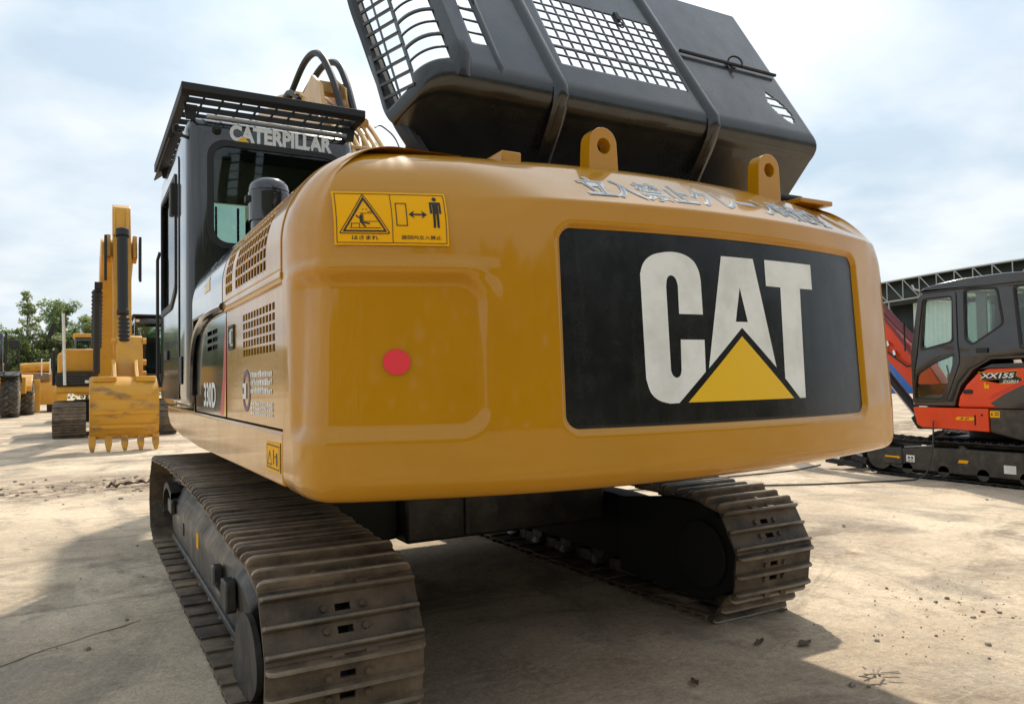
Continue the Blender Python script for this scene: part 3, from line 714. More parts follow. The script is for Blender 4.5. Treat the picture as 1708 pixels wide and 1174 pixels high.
m_.tube([(.02*math.cos(a), -.055+.028*math.sin(a), .0) for a in [2*math.pi*i/12 for i in range(12)]], .004, 6, closed=True)
m_.v = [hp(.315+x, .715+y, .02+z) for x, y, z in m_.v]; part('hood_hook', m_, 'black_matte', hood)
m_ = MB(); m_.tube([hp(-.56+.02*math.cos(a), .60+.05*math.sin(a), .03) for a in [2*math.pi*i/14 for i in range(14)]], .007, 6, closed=True); part('hood_hook', m_, 'black_matte', hood)
# rubber rim along the left lower edge
rim = catmull([hp(-.945, HL, -.292), hp(-.958, .842, -.295), hp(-.946, .58, -.295), hp(-.93, .276, -.295), hp(-.908, .052, -.295), hp(-.876, -.063, -.300), hp(-.83, -.115, -.33), hp(-.74, -.135, -.38), hp(-.60, -.14, -.42)], 8)
m_ = MB(); m_.tube(rim, .034, 8); part('rubber_seal', m_, 'rubber', hood)
m_ = MB(); m_.tube([p+Vector((.035, .01, .01)) for p in rim], .016, 6); part('rubber_seal', m_, 'black_matte', hood)
m_ = MB(); m_.bar(hp(.9, .5, -.02), (1.05, -1.25, 2.1), .02, .02); part('hood_prop', m_, 'steel', hood)
# ---- cab
cabE = None
def boolean_shell(name, outer, bev, seg, cuts, m_, parent, angle=40):
    """a box shell with openings cut right through; the cutters are removed again"""
    me = outer.mesh('tmp', m_); o = link('tmp', me, None, bev, seg); tmp = [o]
    for i, c in enumerate(cuts):
        co = link('tmp', c.mesh('tmp', m_, smooth=False)); tmp.append(co)
        md = o.modifiers.new('c', 'BOOLEAN'); md.operation = 'DIFFERENCE'; md.object = co; md.solver = 'EXACT'
    me2 = evaluated_mesh(o, name)
    for t_ in tmp:
        d = t_.data; bpy.data.objects.remove(t_)
        if d.users == 0: bpy.data.meshes.remove(d)
    me2.polygons.foreach_set('use_smooth', [True]*len(me2.polygons)); me2.set_sharp_from_angle(angle=R(angle))
    return link(name, me2, parent)
CX0, CX1, CY0, CY1, CZ0, CZ1 = -1.43, -.235, .24, 2.22, 1.25, 3.30
outer = MB(); outer.prism([(CX0, CY0), (CX1, CY0), (CX1, CY1), (CX0, CY1)], CZ0, CZ1, 'z')
inner = MB(); inner.box(CX0+.05, CX1-.05, CY0+.05, CY1-.05, CZ0+.12, CZ1-.07)
win_r = MB(); win_r.prism(rrect(-1.265, -.36, 2.40, 3.105, .10, 6), CY0-.2, CY0+.2, 'y')
door_w = [(.80,2.10),(1.15,1.98),(2.04,1.98),(2.04,3.05),(.80,3.05)]
win_l = MB(); win_l.prism(rpoly(door_w, .06), CX0-.2, CX0+.2, 'x')
win_l2 = MB(); win_l2.prism(rrect(.36, .62, 2.3, 3.0, .05), CX0-.2, CX0+.2, 'x')
win_rt = MB(); win_rt.prism(rrect(.40, 2.05, 2.0, 3.05, .08), CX1-.2, CX1+.2, 'x')
win_f = MB(); win_f.prism(rrect(CX0+.09, CX1-.09, 1.50, 3.12, .08), CY1-.2, CY1+.2, 'y')
cab = boolean_shell('cab', outer, .10, 5, [inner, win_r, win_l, win_rt, win_f], 'black_paint', E)
m_ = MB(); m_.prism(rrect(-1.30,-.325,2.365,3.14,.13,8), CY0-.006, CY0+.004, 'y', [rrect(-1.255,-.37,2.41,3.095,.10,8)]); part('window_seal', m_, 'rubber', cab, .003)
m_ = MB(); m_.prism(rrect(-1.262,-.363,2.403,3.102,.10,6), CY0+.006, CY0+.012, 'y'); part('rear_window', m_, 'glass', cab)
m_ = MB(); m_.prism(rpoly(door_w, .06), CX0+.010, CX0+.016, 'x'); part('door_window', m_, 'glass', cab)
m_ = MB(); m_.prism(rrect(.405,2.045,2.005,3.045,.08), CX1-.016, CX1-.010, 'x'); part('side_window', m_, 'glass', cab)
m_ = MB(); m_.prism(rrect(CX0+.095,CX1-.095,1.505,3.115,.08), CY1-.016, CY1-.010, 'y'); part('front_window', m_, 'glass_green', cab)
# door: raised frame, gap lines, window surround, handle, hinges
m_ = MB(); m_.prism(rpoly([(.70,1.30),(2.12,1.30),(2.12,3.13),(.70,3.13)], .08), CX0-.010, CX0+.002, 'x', [rpoly([(.86,2.16),(1.17,2.05),(1.98,2.05),(1.98,2.99),(.86,2.99)], .05)]); part('cab_door', m_, 'black_paint', cab, .006)
m_ = MB(); m_.prism(rpoly([(.83,2.12),(1.16,2.01),(2.01,2.01),(2.01,3.02),(.83,3.02)], .05), CX0-.020, CX0-.009, 'x', [rpoly([(.87,2.17),(1.18,2.06),(1.97,2.06),(1.97,2.98),(.87,2.98)], .05)]); part('window_seal', m_, 'rubber', cab, .003)
m_ = MB(); m_.box(CX0-.05, CX0-.012, .83, .95, 2.70, 2.94); part('door_catch', m_, 'black_matte', cab, .01)
m_ = MB(); m_.box(CX0-.026, CX0-.005, 1.42, 1.62, 1.62, 1.70); part('door_handle', m_, 'black_matte', cab, .01)
m_ = MB(); m_.tube([(CX0-.012, 2.16, 1.4), (CX0-.03, 2.20, 1.5), (CX0-.03, 2.20, 2.55), (CX0-.012, 2.16, 2.62)], .014, 8); part('grab_rail', m_, 'black_matte', cab)
m_ = MB(); m_.box(CX0-.012, CX0-.001, .50, .64, 1.42, 1.62); part('wiper_cover', m_, 'black_matte', cab, .006)
# roof cap and bright lip over the rear window
m_ = MB(); m_.tube([(-1.30, .252, 3.292), (-.30, .252, 3.292)], .018, 10); part('roof_lip', m_, 'steel', cab)
# interior: seat, headrest, console, blind, front guard grid
m_ = MB(); m_.box(-1.10,-.55,.75,1.25,1.55,1.75); m2 = part('seat', m_, 'seat', cab, .05, 3)
m_ = MB(); m_.box(-1.06,-.58,.62,.78,1.75,2.42); part('seat_back', m_, 'seat', cab, .06, 3)
m_ = MB(); m_.box(-.97,-.68,.60,.70,2.46,2.68); part('headrest', m_, 'seat', cab, .04, 3)
m_ = MB(); m_.box(-1.36,-.28,.32,.56,1.4,2.30); part('rear_shelf', m_, 'black_matte', cab, .03)
m_ = MB(); m_.box(-1.36,-.28,.32,1.7,3.02,3.21); part('headliner', m_, 'black_matte', cab, .02)
m_ = MB(); m_.box(-1.36,-.26,1.98,2.10,1.4,1.75); part('dashboard', m_, 'black_matte', cab, .03)
for gx in (-1.15, -.95, -.75, -.55):
    m_ = MB(); m_.cyl((gx, 2.255, 1.5), (gx, 2.255, 3.1), .012, 6); part('guard_bar', m_, 'black_matte', cab)
for gz_ in (2.0, 2.25, 2.5, 2.75):
    m_ = MB(); m_.cyl((-1.34, 2.275, gz_), (-.30, 2.275, gz_), .012, 6); part('guard_bar', m_, 'black_matte', cab)
# lamp, washer nozzle, hooks on the rear
m_ = MB(); m_.cyl((-1.235, CY0-.02, 3.205), (-1.235, CY0+.01, 3.205), .032, 14); m_.cyl((-1.235, CY0-.045, 3.205), (-1.235, CY0-.02, 3.205), .018, 10); part('washer_nozzle', m_, 'black_matte', cab, .004)
m_ = MB(); m_.tube([(CX0+.01, .30, 3.14), (CX0-.05, .31, 3.16), (CX0-.075, .31, 3.17), (CX0-.075, .31, 3.215), (CX0-.045, .31, 3.22)], .012, 7); part('roof_hook', m_, 'black_matte', cab)
# lettering on the rear header
t, w = text_mb('CATERPILLAR', .118, .048, .735); mapped(t, lambda x, z: (-1.150+x, CY0-.003, 3.138+z-.012*x/.7*0), 'cab_lettering', 'white_decal', cab, 1)
mapped(poly_mb([([(-1.105,3.136),(-1.015,3.136),(-1.055,3.182)], [])]), lambda x, z: (x, CY0-.0045, z), 'logo_triangle', 'logo_yellow', cab, 1)
# ---- roof guard above the cab
GZ0, GZ1 = 3.385, 3.455
guard = None
m_ = MB(); m_.prism([(.085,GZ1),(.085,GZ1-.05),(.115,GZ1-.075),(.14,GZ1-.075),(.14,GZ1)], -1.48, -.20, 'x'); guard = part('roof_guard', m_, 'black_matte', cab, .004)
for gx in (-1.48, -.256):
    m_ = MB(); m_.box(gx, gx+.055, .141, 2.30, GZ1-.078, GZ1-.004); part('guard_rail', m_, 'black_matte', guard, .004)
m_ = MB(); m_.prism([(-1.475,3.30),(-1.38,GZ1-.08),(-1.44,GZ1-.08),(-1.485,3.305)], .9, 2.30, 'y'); part('guard_skirt', m_, 'black_matte', guard, .003)
m_ = MB(); m_.box(-1.424, -.257, 2.24, 2.30, GZ1-.078, GZ1-.004); part('guard_rail', m_, 'black_matte', guard, .004)
for i in range(12):
    y = .30+.17*i; m_ = MB(); m_.box(-1.424, -.257, y-.006, y+.006, GZ1-.066, GZ1-.026); part('guard_slat', m_, 'black_matte', guard)
for i in range(9):
    x = -1.31+.125*i; m_ = MB(); m_.box(x-.006, x+.006, .141, 2.269, GZ1-.026, GZ1-.012); part('guard_slat', m_, 'black_matte', guard)
for gx, gy in ((-1.40,.30),(-.26,.30),(-1.40,2.05),(-.26,2.05)):
    m_ = MB(); m_.prism([(gx-.03,3.27),(gx+.03,3.27),(gx+.045,GZ1-.079),(gx-.045,GZ1-.079)], gy-.006, gy+.006, 'y'); part('guard_bracket', m_, 'black_matte', guard)

# ------------------------------------------------------------ crawler tracks
def shoe_mesh(w, p, mats=('shoe_steel', 'shoe_edge'), gh=.030, holes=True, n_g=3, links=True):
    mb = MB(); h = p/2+.005
    if holes:
        X = [-w/2, -.030, .030, w/2]; Yv = [-h, -.054, -.027, .029, .056, h]
        for i in range(3):
            for j in range(5):
                if i == 1 and j in (1, 3): continue
                mb.box(X[i], X[i+1], Yv[j], Yv[j+1], -.012, 0)
        for bx in (-.11, .02): mb.box(bx, bx+.045, h-.006, h+.026, -.006, .0035)
    else: mb.box(-w/2, w/2, -h, h, -.012, 0)
    for g in ([-h+.022, 0., h-.028] if n_g == 3 else [-h+.02, h-.03]):
        hh = gh if g < -.05 or n_g < 3 else gh*.86
        secn = [(-.014, -.001), (-.009, hh*.8), (-.005, hh), (.005, hh), (.009, hh*.8), (.014, -.001)]
        rows = []
        for x, k in ((-w/2, .40), (-w/2+.008, .78), (-w/2+.026, 1.), (w/2-.026, 1.), (w/2-.008, .78), (w/2, .40)):
            rows.append([(x, g+a*(.75+.25*k), b*k if b > 0 else b) for a, b in secn])
        o = len(mb.v); k = len(secn)
        for r_ in rows: mb.v += r_
        for i in range(len(rows)-1):
            for j in range(k-1): mb.f.append([o+i*k+j, o+i*k+j+1, o+(i+1)*k+j+1, o+(i+1)*k+j]); mb.m.append(1 if 1 <= j <= 3 else 0)
        mb.f.append([o+j for j in range(k)]); mb.m.append(0); mb.f.append([o+(len(rows)-1)*k+j for j in range(k)]); mb.m.append(0)
    if holes:
        for bx in (-.075, .075):
            for by in (-.040, .042):
                mb.cyl((bx, by, 0), (bx, by, .014), .016, 8, .012)
    if links:
        for bx in (-.082, .082): mb.box(bx-.022, bx+.022, -h-.02, h-.02, -.085, -.012)
    mb.v = [(x, y, z+y*.05) for x, y, z in mb.v]
    return mb.mesh('track_shoe', mats, angle=30, recalc=False)
def path_closed(pts, n):
    P = [Vector((0, *p)) for p in pts]; k = len(P); L_ = [0.]
    for i in range(k): L_.append(L_[-1]+(P[(i+1) % k]-P[i]).length)
    out = []
    for q in range(n):
        t = L_[-1]*q/n; i = 0
        while L_[i+1] < t: i += 1
        a, b = P[i], P[(i+1) % k]; out.append((a+(b-a)*((t-L_[i])/(L_[i+1]-L_[i])), (b-a).normalized()))
    return out, L_[-1]
def arc_pts(cy, cz, r, a0, a1, n): return [(cy+r*math.cos(R(a0+(a1-a0)*i/n)), cz+r*math.sin(R(a0+(a1-a0)*i/n))) for i in range(n+1)]
def track(parent, xc, w, pts, pitch, sme, chain_r=.03):
    """pts: closed (y,z) path of the shoe faces, running forwards along the ground"""
    n = int(round(path_closed(pts, 10)[1]/pitch)); F_, L_ = path_closed(pts, n)
    mb = MB(); inn = [p+Vector((0, -d.z, d.y))*.05 for p, d in F_]
    for s in (-1, 1): mb.tube([p+Vector((xc+s*.055, 0, 0)) for p in inn], chain_r, 6, closed=True)
    ch = part('track_chain', mb, 'frame_dark', parent)
    base = world_loc(parent)
    for p, d in F_:
        o = bpy.data.objects.new('track_shoe', sme); col.objects.link(o); o.parent = ch
        nrm = Vector((0, d.z, -d.y))                        # outward
        m3 = Matrix((Vector((1,0,0)), d, nrm)).transposed()
        if m3.determinant() < 0: m3 = Matrix((Vector((-1,0,0)), d, nrm)).transposed()
        jit = Vector((rnd.uniform(-.003,.003), 0, rnd.uniform(-.002,.002)))
        o.rotation_euler = m3.to_euler(); o.location = p+Vector((xc, 0, 0))+jit
    return ch
SP_ = .245; sme = shoe_mesh(.60, SP_, gh=.039)
g_ = .03
def main_path(dy):
    top = [(2.27,.742),(1.7,.772),(1.0,.795),(.45,.803),(-.2,.80),(-.7,.782),(-1.26,.757),(-1.84,.722),(-2.20,.697)]
    return [(y+dy, z) for y, z in [(-2.25,g_)]+[(y, g_) for y in (-1.5,-.5,.5,1.5)]+arc_pts(2.22,.39,.36,-90,82,14)+top+arc_pts(-2.27,.365,.335,100,268,14)]
LTY, RTY = 0., .31
def undercarriage_side(xc, dy, out):
    ch = track(E, xc, .60, main_path(dy), SP_, sme)
    s = out
    def X(v): return xc+s*v
    def pr(poly, a, b, name, mt, bev=.01, holes=(), parent=None, seg=2):
        m_ = MB(); m_.prism([(y+dy, z) for y, z in poly], X(a), X(b), 'x', [[(y+dy, z) for y, z in h] for h in holes]); return part(name, m_, mt, parent or E, bev, seg)
    # box frame with sloping top
    m_ = MB(); secs = [(.180,.17),(.185,.44),(.10,.585),(-.10,.585),(-.185,.44),(-.18,.17)]
    rows = []
    for y, k, dz in ((-1.72,.55,.06),(-1.60,.9,.0),(-1.2,1,.0),(1.35,1,.0),(1.62,.92,.0),(1.75,.6,.05)):
        rows.append([(X(a), y+dy, .30+(z-.30)*k+dz*.0) for a, z in secs])
    o_ = 0
    for r_ in rows: m_.v += r_
    for i in range(len(rows)-1):
        for j in range(6): m_.f.append([i*6+j, i*6+(j+1) % 6, (i+1)*6+(j+1) % 6, (i+1)*6+j]); m_.m.append(0)
    m_.f.append(list(range(6))); m_.f.append([30+j for j in range(6)]); m_.m += [0, 0]
    fr = part('track_frame', m_, 'frame_dark' if s < 0 else 'dark_inside', E, .012, 3)  # right frame near-black: undercarriage shade put into its colour
    pr([(-1.62,.145),(1.6,.145),(1.6,.185),(-1.62,.185)], .12, .20, 'roller_guard', 'frame_dark', .008, parent=fr)
    # rear rounded guard plate, front horseshoe guard
    pr(rpoly([(-1.50,.04),(-1.60,.28),(-1.74,.385),(-1.91,.42),(-2.06,.35),(-2.13,.19),(-1.98,.06),(-1.75,.03)], .10), .205, .232, 'end_guard', 'frame_dark', .008, parent=fr)
    m_ = MB(); P = [(1.55,.52),(1.85,.575),(2.12,.52),(2.22,.40),(2.18,.28)]; P = [(p.x, p.y) for p in catmull([(*p,0) for p in P], 5)]
    rows = [[(X(.13), y+dy, z), (X(.215), y+dy, z), (X(.215), y+dy-.01, z-.05), (X(.13), y+dy-.01, z-.05), (X(.13), y+dy, z)] for y, z in P]; m_.grid(rows)
    part('idler_guard', m_, 'frame_dark', fr, .006)
    m_ = MB(); m_.box(min(X(.185),X(.225)), max(X(.185),X(.225)), 1.42+dy, 1.68+dy, .36, .47); part('guard_step', m_, 'frame_dark', fr, .012)
    # step brackets
    m_ = MB(); m_.prism([(-.92+dy,.31),(-.92+dy,.44),(-.99+dy,.44),(-1.01+dy,.345),(-1.24+dy,.345),(-1.26+dy,.44),(-1.40+dy,.44),(-1.42+dy,.30),(-1.40+dy,.29)], X(.19), X(.245), 'x'); part('step_bracket', m_, 'frame_dark', fr, .012)
    m_ = MB(); m_.box(min(X(.184),X(.188)), max(X(.184),X(.188)), .88+dy, .93+dy, .28, .37); part('frame_slot', m_, 'dark_inside', fr)
    m_ = MB(); m_.box(min(X(.1845),X(.1875)), max(X(.1845),X(.1875)), .05+dy, .15+dy, .33, .43); part('frame_sticker', m_, 'sticker_yellow', fr)
    # rollers, idler, sprocket
    for i in range(8):
        y = -1.5+i*.43+dy; m_ = MB(); m_.tube([(xc-.13,y,.155),(xc-.09,y,.155),(xc-.088,y,.115),(xc-.05,y,.10),(xc+.05,y,.10),(xc+.088,y,.115),(xc+.09,y,.155),(xc+.13,y,.155)], [.075,.075,.095,.08,.08,.095,.075,.075], 14); part('roller', m_, 'frame_dark', fr)
    for y in (-.75, .85):
        m_ = MB(); m_.cyl((xc-.07,y+dy,.675),(xc+.07,y+dy,.675),.05,12); m_.box(xc-.02, xc+.02, y+dy-.03, y+dy+.03, .57, .66); part('carrier_roller', m_, 'frame_dark', fr)
    m_ = MB(); m_.tube([(xc+a, 2.22+dy, .39) for a in (-.12,-.10,-.06,.06,.10,.12)], [.20,.24,.27,.27,.24,.20], 28); part('idler', m_, 'frame_dark', E)
    teeth = []
    for i in range(42):
        a = 2*math.pi*i/42; r_ = .275 if i % 2 else .245; teeth.append((-2.27+dy+r_*math.cos(a), .365+r_*math.sin(a)))
    m_ = MB(); m_.prism(teeth, xc-.03, xc+.03, 'x'); sp = part('sprocket', m_, 'frame_dark', E, .004)
    m_ = MB(); m_.tube([(xc-.25, -2.27+dy, .365), (xc+.12, -2.27+dy, .365), (xc+.17, -2.27+dy, .365)] if s > 0 else [(xc+.25, -2.27+dy, .365), (xc-.12, -2.27+dy, .365), (xc-.17, -2.27+dy, .365)], [.20,.20,.15], 24); part('final_drive', m_, 'black_matte' if s < 0 else 'dark_inside', sp, .01)  # right drive also coloured near-black for the shade around it
    pr([(-1.45,.10),(-1.45,.60),(-1.9,.66),(-2.30,.66),(-2.52,.52),(-2.58,.36),(-2.50,.20),(-2.27,.09)], -.22, -.20, 'shade_plate', 'dark_inside', .01, parent=fr)  # added dark sheet, stands in for deep shade inside the track
    return fr
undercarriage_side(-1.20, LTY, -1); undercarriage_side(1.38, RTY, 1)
# centre frame and slew ring
m_ = MB(); m_.box(-.30, 1.22, -.90, .95, .40, .80); carb = part('centre_frame', m_, 'frame_dark', E, .02)
m_ = MB(); m_.prism([(-1.0,.36),(-.3,.42),(-.3,.80),(-.75,.70),(-1.0,.56)], -.78, -.30, 'y'); part('frame_leg', m_, 'black_matte', carb, .02)
m_ = MB(); m_.prism([(-1.0,.36),(-.3,.42),(-.3,.80),(-.75,.70),(-1.0,.56)], .40, .9, 'y'); part('frame_leg', m_, 'black_matte', carb, .02)
m_ = MB(); m_.prism([(1.22,.42),(1.32,.36),(1.32,.58),(1.22,.72)], -.78, -.30, 'y'); part('frame_leg', m_, 'black_matte', carb, .02)
m_ = MB(); m_.cyl((.1,0,.80),(.1,0,1.065),.68,40); part('slew_ring', m_, 'black_matte', E)
m_ = MB(); m_.box(.92, .955, -.905, -.901, .655, .685); part('frame_sticker', m_, 'grey_decal', carb)
m_ = MB(); m_.box(.10, .14, -.92, -.90, .42, .78); part('frame_rib', m_, 'frame_dark', carb, .005)
m_ = MB(); m_.prism([(1.10,.86),(1.36,.86),(1.44,1.028),(1.04,1.028)], -1.12, -.90, 'x'); part('front_bracket', m_, 'yellow_panel', E, .02)

# ---- boom, cylinders, hoses
def side_prism(poly, x0, x1, name, m_, parent, bev=.015):
    mb = MB(); mb.prism(poly, x0, x1, 'x'); return part(name, mb, m_, parent, bev)
boom_pts = [(.55,1.85),(.85,1.75),(1.55,2.75),(2.7,3.65),(3.7,4.15),(4.7,4.42),(5.6,4.42),(6.1,4.2),(6.45,4.45),(6.1,4.92),(4.85,5.0),(3.75,4.75),(2.75,4.42),(1.75,3.82),(1.05,3.15),(.60,2.25)]
boom = side_prism(boom_pts, -.02, .46, 'boom', 'boom_paint', E, .03)
def offs(path, dx, dz): return [(dx, y, z+dz) for y, z in path]
tops = [(.72,2.55),(1.05,3.18),(1.75,3.86),(2.75,4.46),(3.75,4.80),(4.75,5.02)]
topc = [(p.x, p.y) for p in catmull([(*p, 0) for p in tops], 6)]
for i, dx in enumerate((.03,.10,.17,.27,.34,.42)):
    m_ = MB(); m_.tube(offs(topc, dx, .035), .024 if i % 2 else .019, 8); part('boom_pipe', m_, 'boom_paint', boom)
for y, z in ((1.35,3.52),(2.1,4.10),(3.0,4.56)):
    m_ = MB(); m_.obox = None; m_.bar((-.02,y,z+.04),(.46,y,z+.04),.07,.03); part('pipe_clamp', m_, 'boom_paint', boom, .004)
# bracket with bosses near the top, dark hoses looping over it
m_ = MB(); m_.prism([(2.0,4.05),(2.15,4.42),(2.45,4.62),(2.75,4.55),(2.9,4.5)], .02, .06, 'x'); m_.prism([(2.0,4.05),(2.15,4.42),(2.45,4.62),(2.75,4.55),(2.9,4.5)], .28, .32, 'x'); m_.box(.06,.28,2.3,2.42,4.4,4.52)
part('hose_bracket', m_, 'boom_paint', boom, .008)
for dx in (.20, .33):
    m_ = MB(); m_.cyl((dx,1.80,3.98),(dx,2.02,4.13),.045,12); m_.cyl((dx,1.72,3.93),(dx,1.82,4.0),.058,10); part('hose_fitting', m_, 'boom_paint', boom, .004)
def hose(pts, r, mt='rubber', name='hose', parent=None):
    m_ = MB(); m_.tube(catmull(pts, 8), r, 8); return part(name, m_, mt, parent or boom)
hose([(.20,1.98,4.10),(.18,2.25,4.55),(.14,2.6,4.92),(.10,3.0,4.98),(.06,3.5,4.78),(.03,3.75,4.62),(.02,3.85,4.40)], .036)
hose([(.33,1.98,4.10),(.33,2.25,4.52),(.32,2.55,4.83),(.27,2.9,4.92),(.22,3.3,4.82),(.19,3.6,4.70)], .036)
hose([(.0,2.9,4.50),(-.01,3.2,4.68),(.0,3.5,4.74),(.05,3.9,4.72)], .03)
hose([(.46,1.75,3.92),(.56,1.85,3.98),(.66,1.75,3.85),(.62,1.5,3.62),(.48,1.40,3.52)], .008)
# stick, bucket end and cylinders out of sight behind the cab
side_prism([(6.0,4.75),(6.45,4.6),(6.35,3.3),(5.95,1.5),(5.70,1.5),(5.72,3.2)], .06, .38, 'stick', 'boom_paint', E)
bk = side_prism([(5.45,1.65),(6.05,1.55),(6.2,1.1),(5.9,.55),(5.3,.22),(4.85,.25),(5.2,.75),(5.3,1.2)], -.35, .80, 'bucket', 'yellow_worn', E)
for x in (-.28,0,.22,.45,.72):
    m_ = MB(); m_.bar((x,4.90,.27),(x,4.70,.20),.09,.07); part('bucket_tooth', m_, 'shoe_edge', bk, .01)
m_ = MB(); m_.cyl((-.10,1.25,1.5),(-.10,2.7,3.2),.085,14); m_.cyl((-.10,2.7,3.2),(-.10,3.2,3.8),.05,12); part('boom_cylinder', m_, 'boom_paint', E)
m_ = MB(); m_.cyl((.54,1.25,1.5),(.54,2.7,3.2),.085,14); m_.cyl((.54,2.7,3.2),(.54,3.2,3.8),.05,12); part('boom_cylinder', m_, 'boom_paint', E)
# ------------------------------------------------------------ compact excavator on the right
K = tag(empty('compact_excavator', (8.62, .4, 0)), 'red and black compact excavator with dark cab beside the big machine, a shed behind it', 'excavator')
def prx(poly, a, b, name, mt, parent, bev=.012, holes=(), seg=2):
    m_ = MB(); m_.prism(poly, a, b, 'x', holes); return part(name, m_, mt, parent, bev, seg)
ksh = shoe_mesh(.38, .135, mats=('rubber', 'rubber'), gh=.022, holes=False, n_g=2, links=False)
kp = [(y, z) for y, z in [(-.75,.022),(0,.022),(.8,.022)]+arc_pts(1.47,.275,.25,-90,86,9)+[(.9,.505),(.4,.515),(-.2,.52)]+arc_pts(-.85,.275,.25,95,268,9)]
for xc in (7.86, 9.38):
    track(K, xc, .38, kp, .135, ksh, .02)
    s = -1 if xc < 8.5 else 1
    fr = prx([(-.70,.10),(1.15,.10),(1.30,.14),(1.30,.36),(1.0,.40),(.5,.43),(-.5,.43),(-.75,.38)], xc+s*.10, xc+s*.17, 'track_frame', 'frame_dark', K, .015)
    prx([(1.10,.16),(1.38,.16),(1.40,.38),(1.12,.40)], xc+s*.14, xc+s*.19, 'tension_cover', 'frame_dark', fr, .02)
    m_ = MB(); m_.cyl((xc-.15,1.47,.275),(xc+.15,1.47,.275),.20,20); part('idler', m_, 'frame_dark', K)
    m_ = MB(); m_.cyl((xc-.15,-.85,.275),(xc+.15,-.85,.275),.20,20); part('sprocket', m_, 'frame_dark', K)
    for i in range(4):
        m_ = MB(); m_.cyl((xc-.16,-.45+.5*i,.12),(xc+.17*s,-.45+.5*i,.12),.075,14); part('roller', m_, 'frame_dark', fr)
    m_ = MB(); m_.cyl((xc-.1,.30,.42),(xc+.165*s,.30,.42),.05,12); part('carrier_roller', m_, 'frame_dark', fr)
    if s < 0:
        fx = xc-.19-.0025
        def sk(pts, mt, x=fx): return mapped(poly_mb([(pts, [])]), lambda y, z: (x, y, z), 'frame_sticker', mt, fr, 1)
        sk([(1.36,.275),(1.36,.255),(1.17,.25),(1.17,.235),(1.13,.262),(1.17,.285),(1.17,.275)], 'sticker_yellow')
        fx2 = xc-.17-.0025
        sk([(1.06,.21),(.94,.21),(.94,.30),(1.06,.30)], 'white_decal', fx2); sk([(.36,.25),(.24,.25),(.22,.29),(.34,.29)], 'sticker_yellow', fx2); sk([(-.20,.17),(-.34,.17),(-.34,.27),(-.20,.27)], 'white_decal', fx2)
        for yy in (1.02, .975): mapped(poly_mb([(circ(yy, .265, .016, 10), []), ([(yy-.02,.225),(yy+.02,.225),(yy+.02,.235),(yy-.02,.235)], [])]), lambda y, z: (fx2-.0015, y, z), 'sticker_print', 'print_black', fr, 1)
m_ = MB(); m_.box(8.05, 9.19, -.3, .9, .30, .52); m_.cyl((8.62,.3,.52),(8.62,.3,.66),.38,24); part('centre_frame', m_, 'black_matte', K, .02)
# dozer blade and arms
m_ = MB(); m_.prism([(2.05,.06),(2.16,.05),(2.10,.20),(2.14,.36),(2.04,.36),(2.02,.20)], 7.68, 9.56, 'x'); bl_ = part('dozer_blade', m_, 'black_matte', K, .01)
for xb in (8.25, 8.95):
    m_ = MB(); m_.bar((xb,.8,.34),(xb,2.06,.20),.10,.12); part('blade_arm', m_, 'black_matte', bl_, .01)
m_ = MB(); m_.bar((7.72,1.72,.09),(7.72,2.35,.13),.10,.08); m_.bar((7.72,1.66,.16),(7.72,1.9,.22),.10,.10); part('blade_end', m_, 'black_matte', bl_, .01)
KX = 7.66
def kp_(poly, a, b, name, mt, bev=.015, holes=(), parent=None, seg=3): return prx(poly, KX+a, KX+b, name, mt, parent or K, bev, holes, seg)
skt = kp_([(.92,.95),(-.055,.95),(-.055,.665),(.80,.685),(.87,.72)], 0, .12, 'side_skirt', 'red_paint', .012)
kp_([(.90,.855),(.02,.86),(.02,.866),(.90,.861)], -.002, .01, 'skirt_crease', 'red_paint', 0, parent=skt)
kp_([(-.062,.952),(-1.25,.95),(-1.32,.75),(-1.2,.56),(-.5,.56),(-.062,.66)], .005, 1.93, 'rear_weight', 'frame_dark', .03)
kp_([(.90,.66),(.90,.94),(-1.2,.94),(-1.2,.66)], .13, 1.90, 'deck', 'black_matte', .01)
kp_([(.905,.60),(.905,.95),(.12,.95),(.12,.68)], 1.80, 1.93, 'side_skirt', 'red_paint', .012)
m_ = poly_mb([([(.355,.80),(.13,.80),(.10,.84),(.33,.84)], [])]); mapped(m_, lambda y, z: (KX-.002, y, z), 'skirt_sticker', 'sticker_yellow', skt, 1)
t, w = text_mb('3.0', .026, .02, .12, .3); mapped(t, lambda x, z: (KX-.0035, .30-x, .807+z), 'sticker_print', 'print_black', skt, 1)
m_ = poly_mb([(rrect(.095,.115,.74,.87,.008,3), []), (circ(.02,.87,.014,10), [])]); mapped(m_, lambda y, z: (KX-.002, y, z), 'skirt_slot', 'dark_inside', skt, 1)
mapped(poly_mb([([(-.075,.845),(-.19,.845),(-.19,.925),(-.075,.925)], [])]), lambda y, z: (KX+.0025, y, z), 'warning_sticker', 'sticker_yellow', K, 1)
mapped(poly_mb([([(-.085,.87),(-.11,.87),(-.097,.91)], []), ([(-.13,.87),(-.18,.87),(-.18,.88),(-.13,.88)], []), ([(-.13,.895),(-.18,.895),(-.18,.905),(-.13,.905)], [])]), lambda y, z: (KX+.001, y, z), 'sticker_print', 'print_black', K, 1)
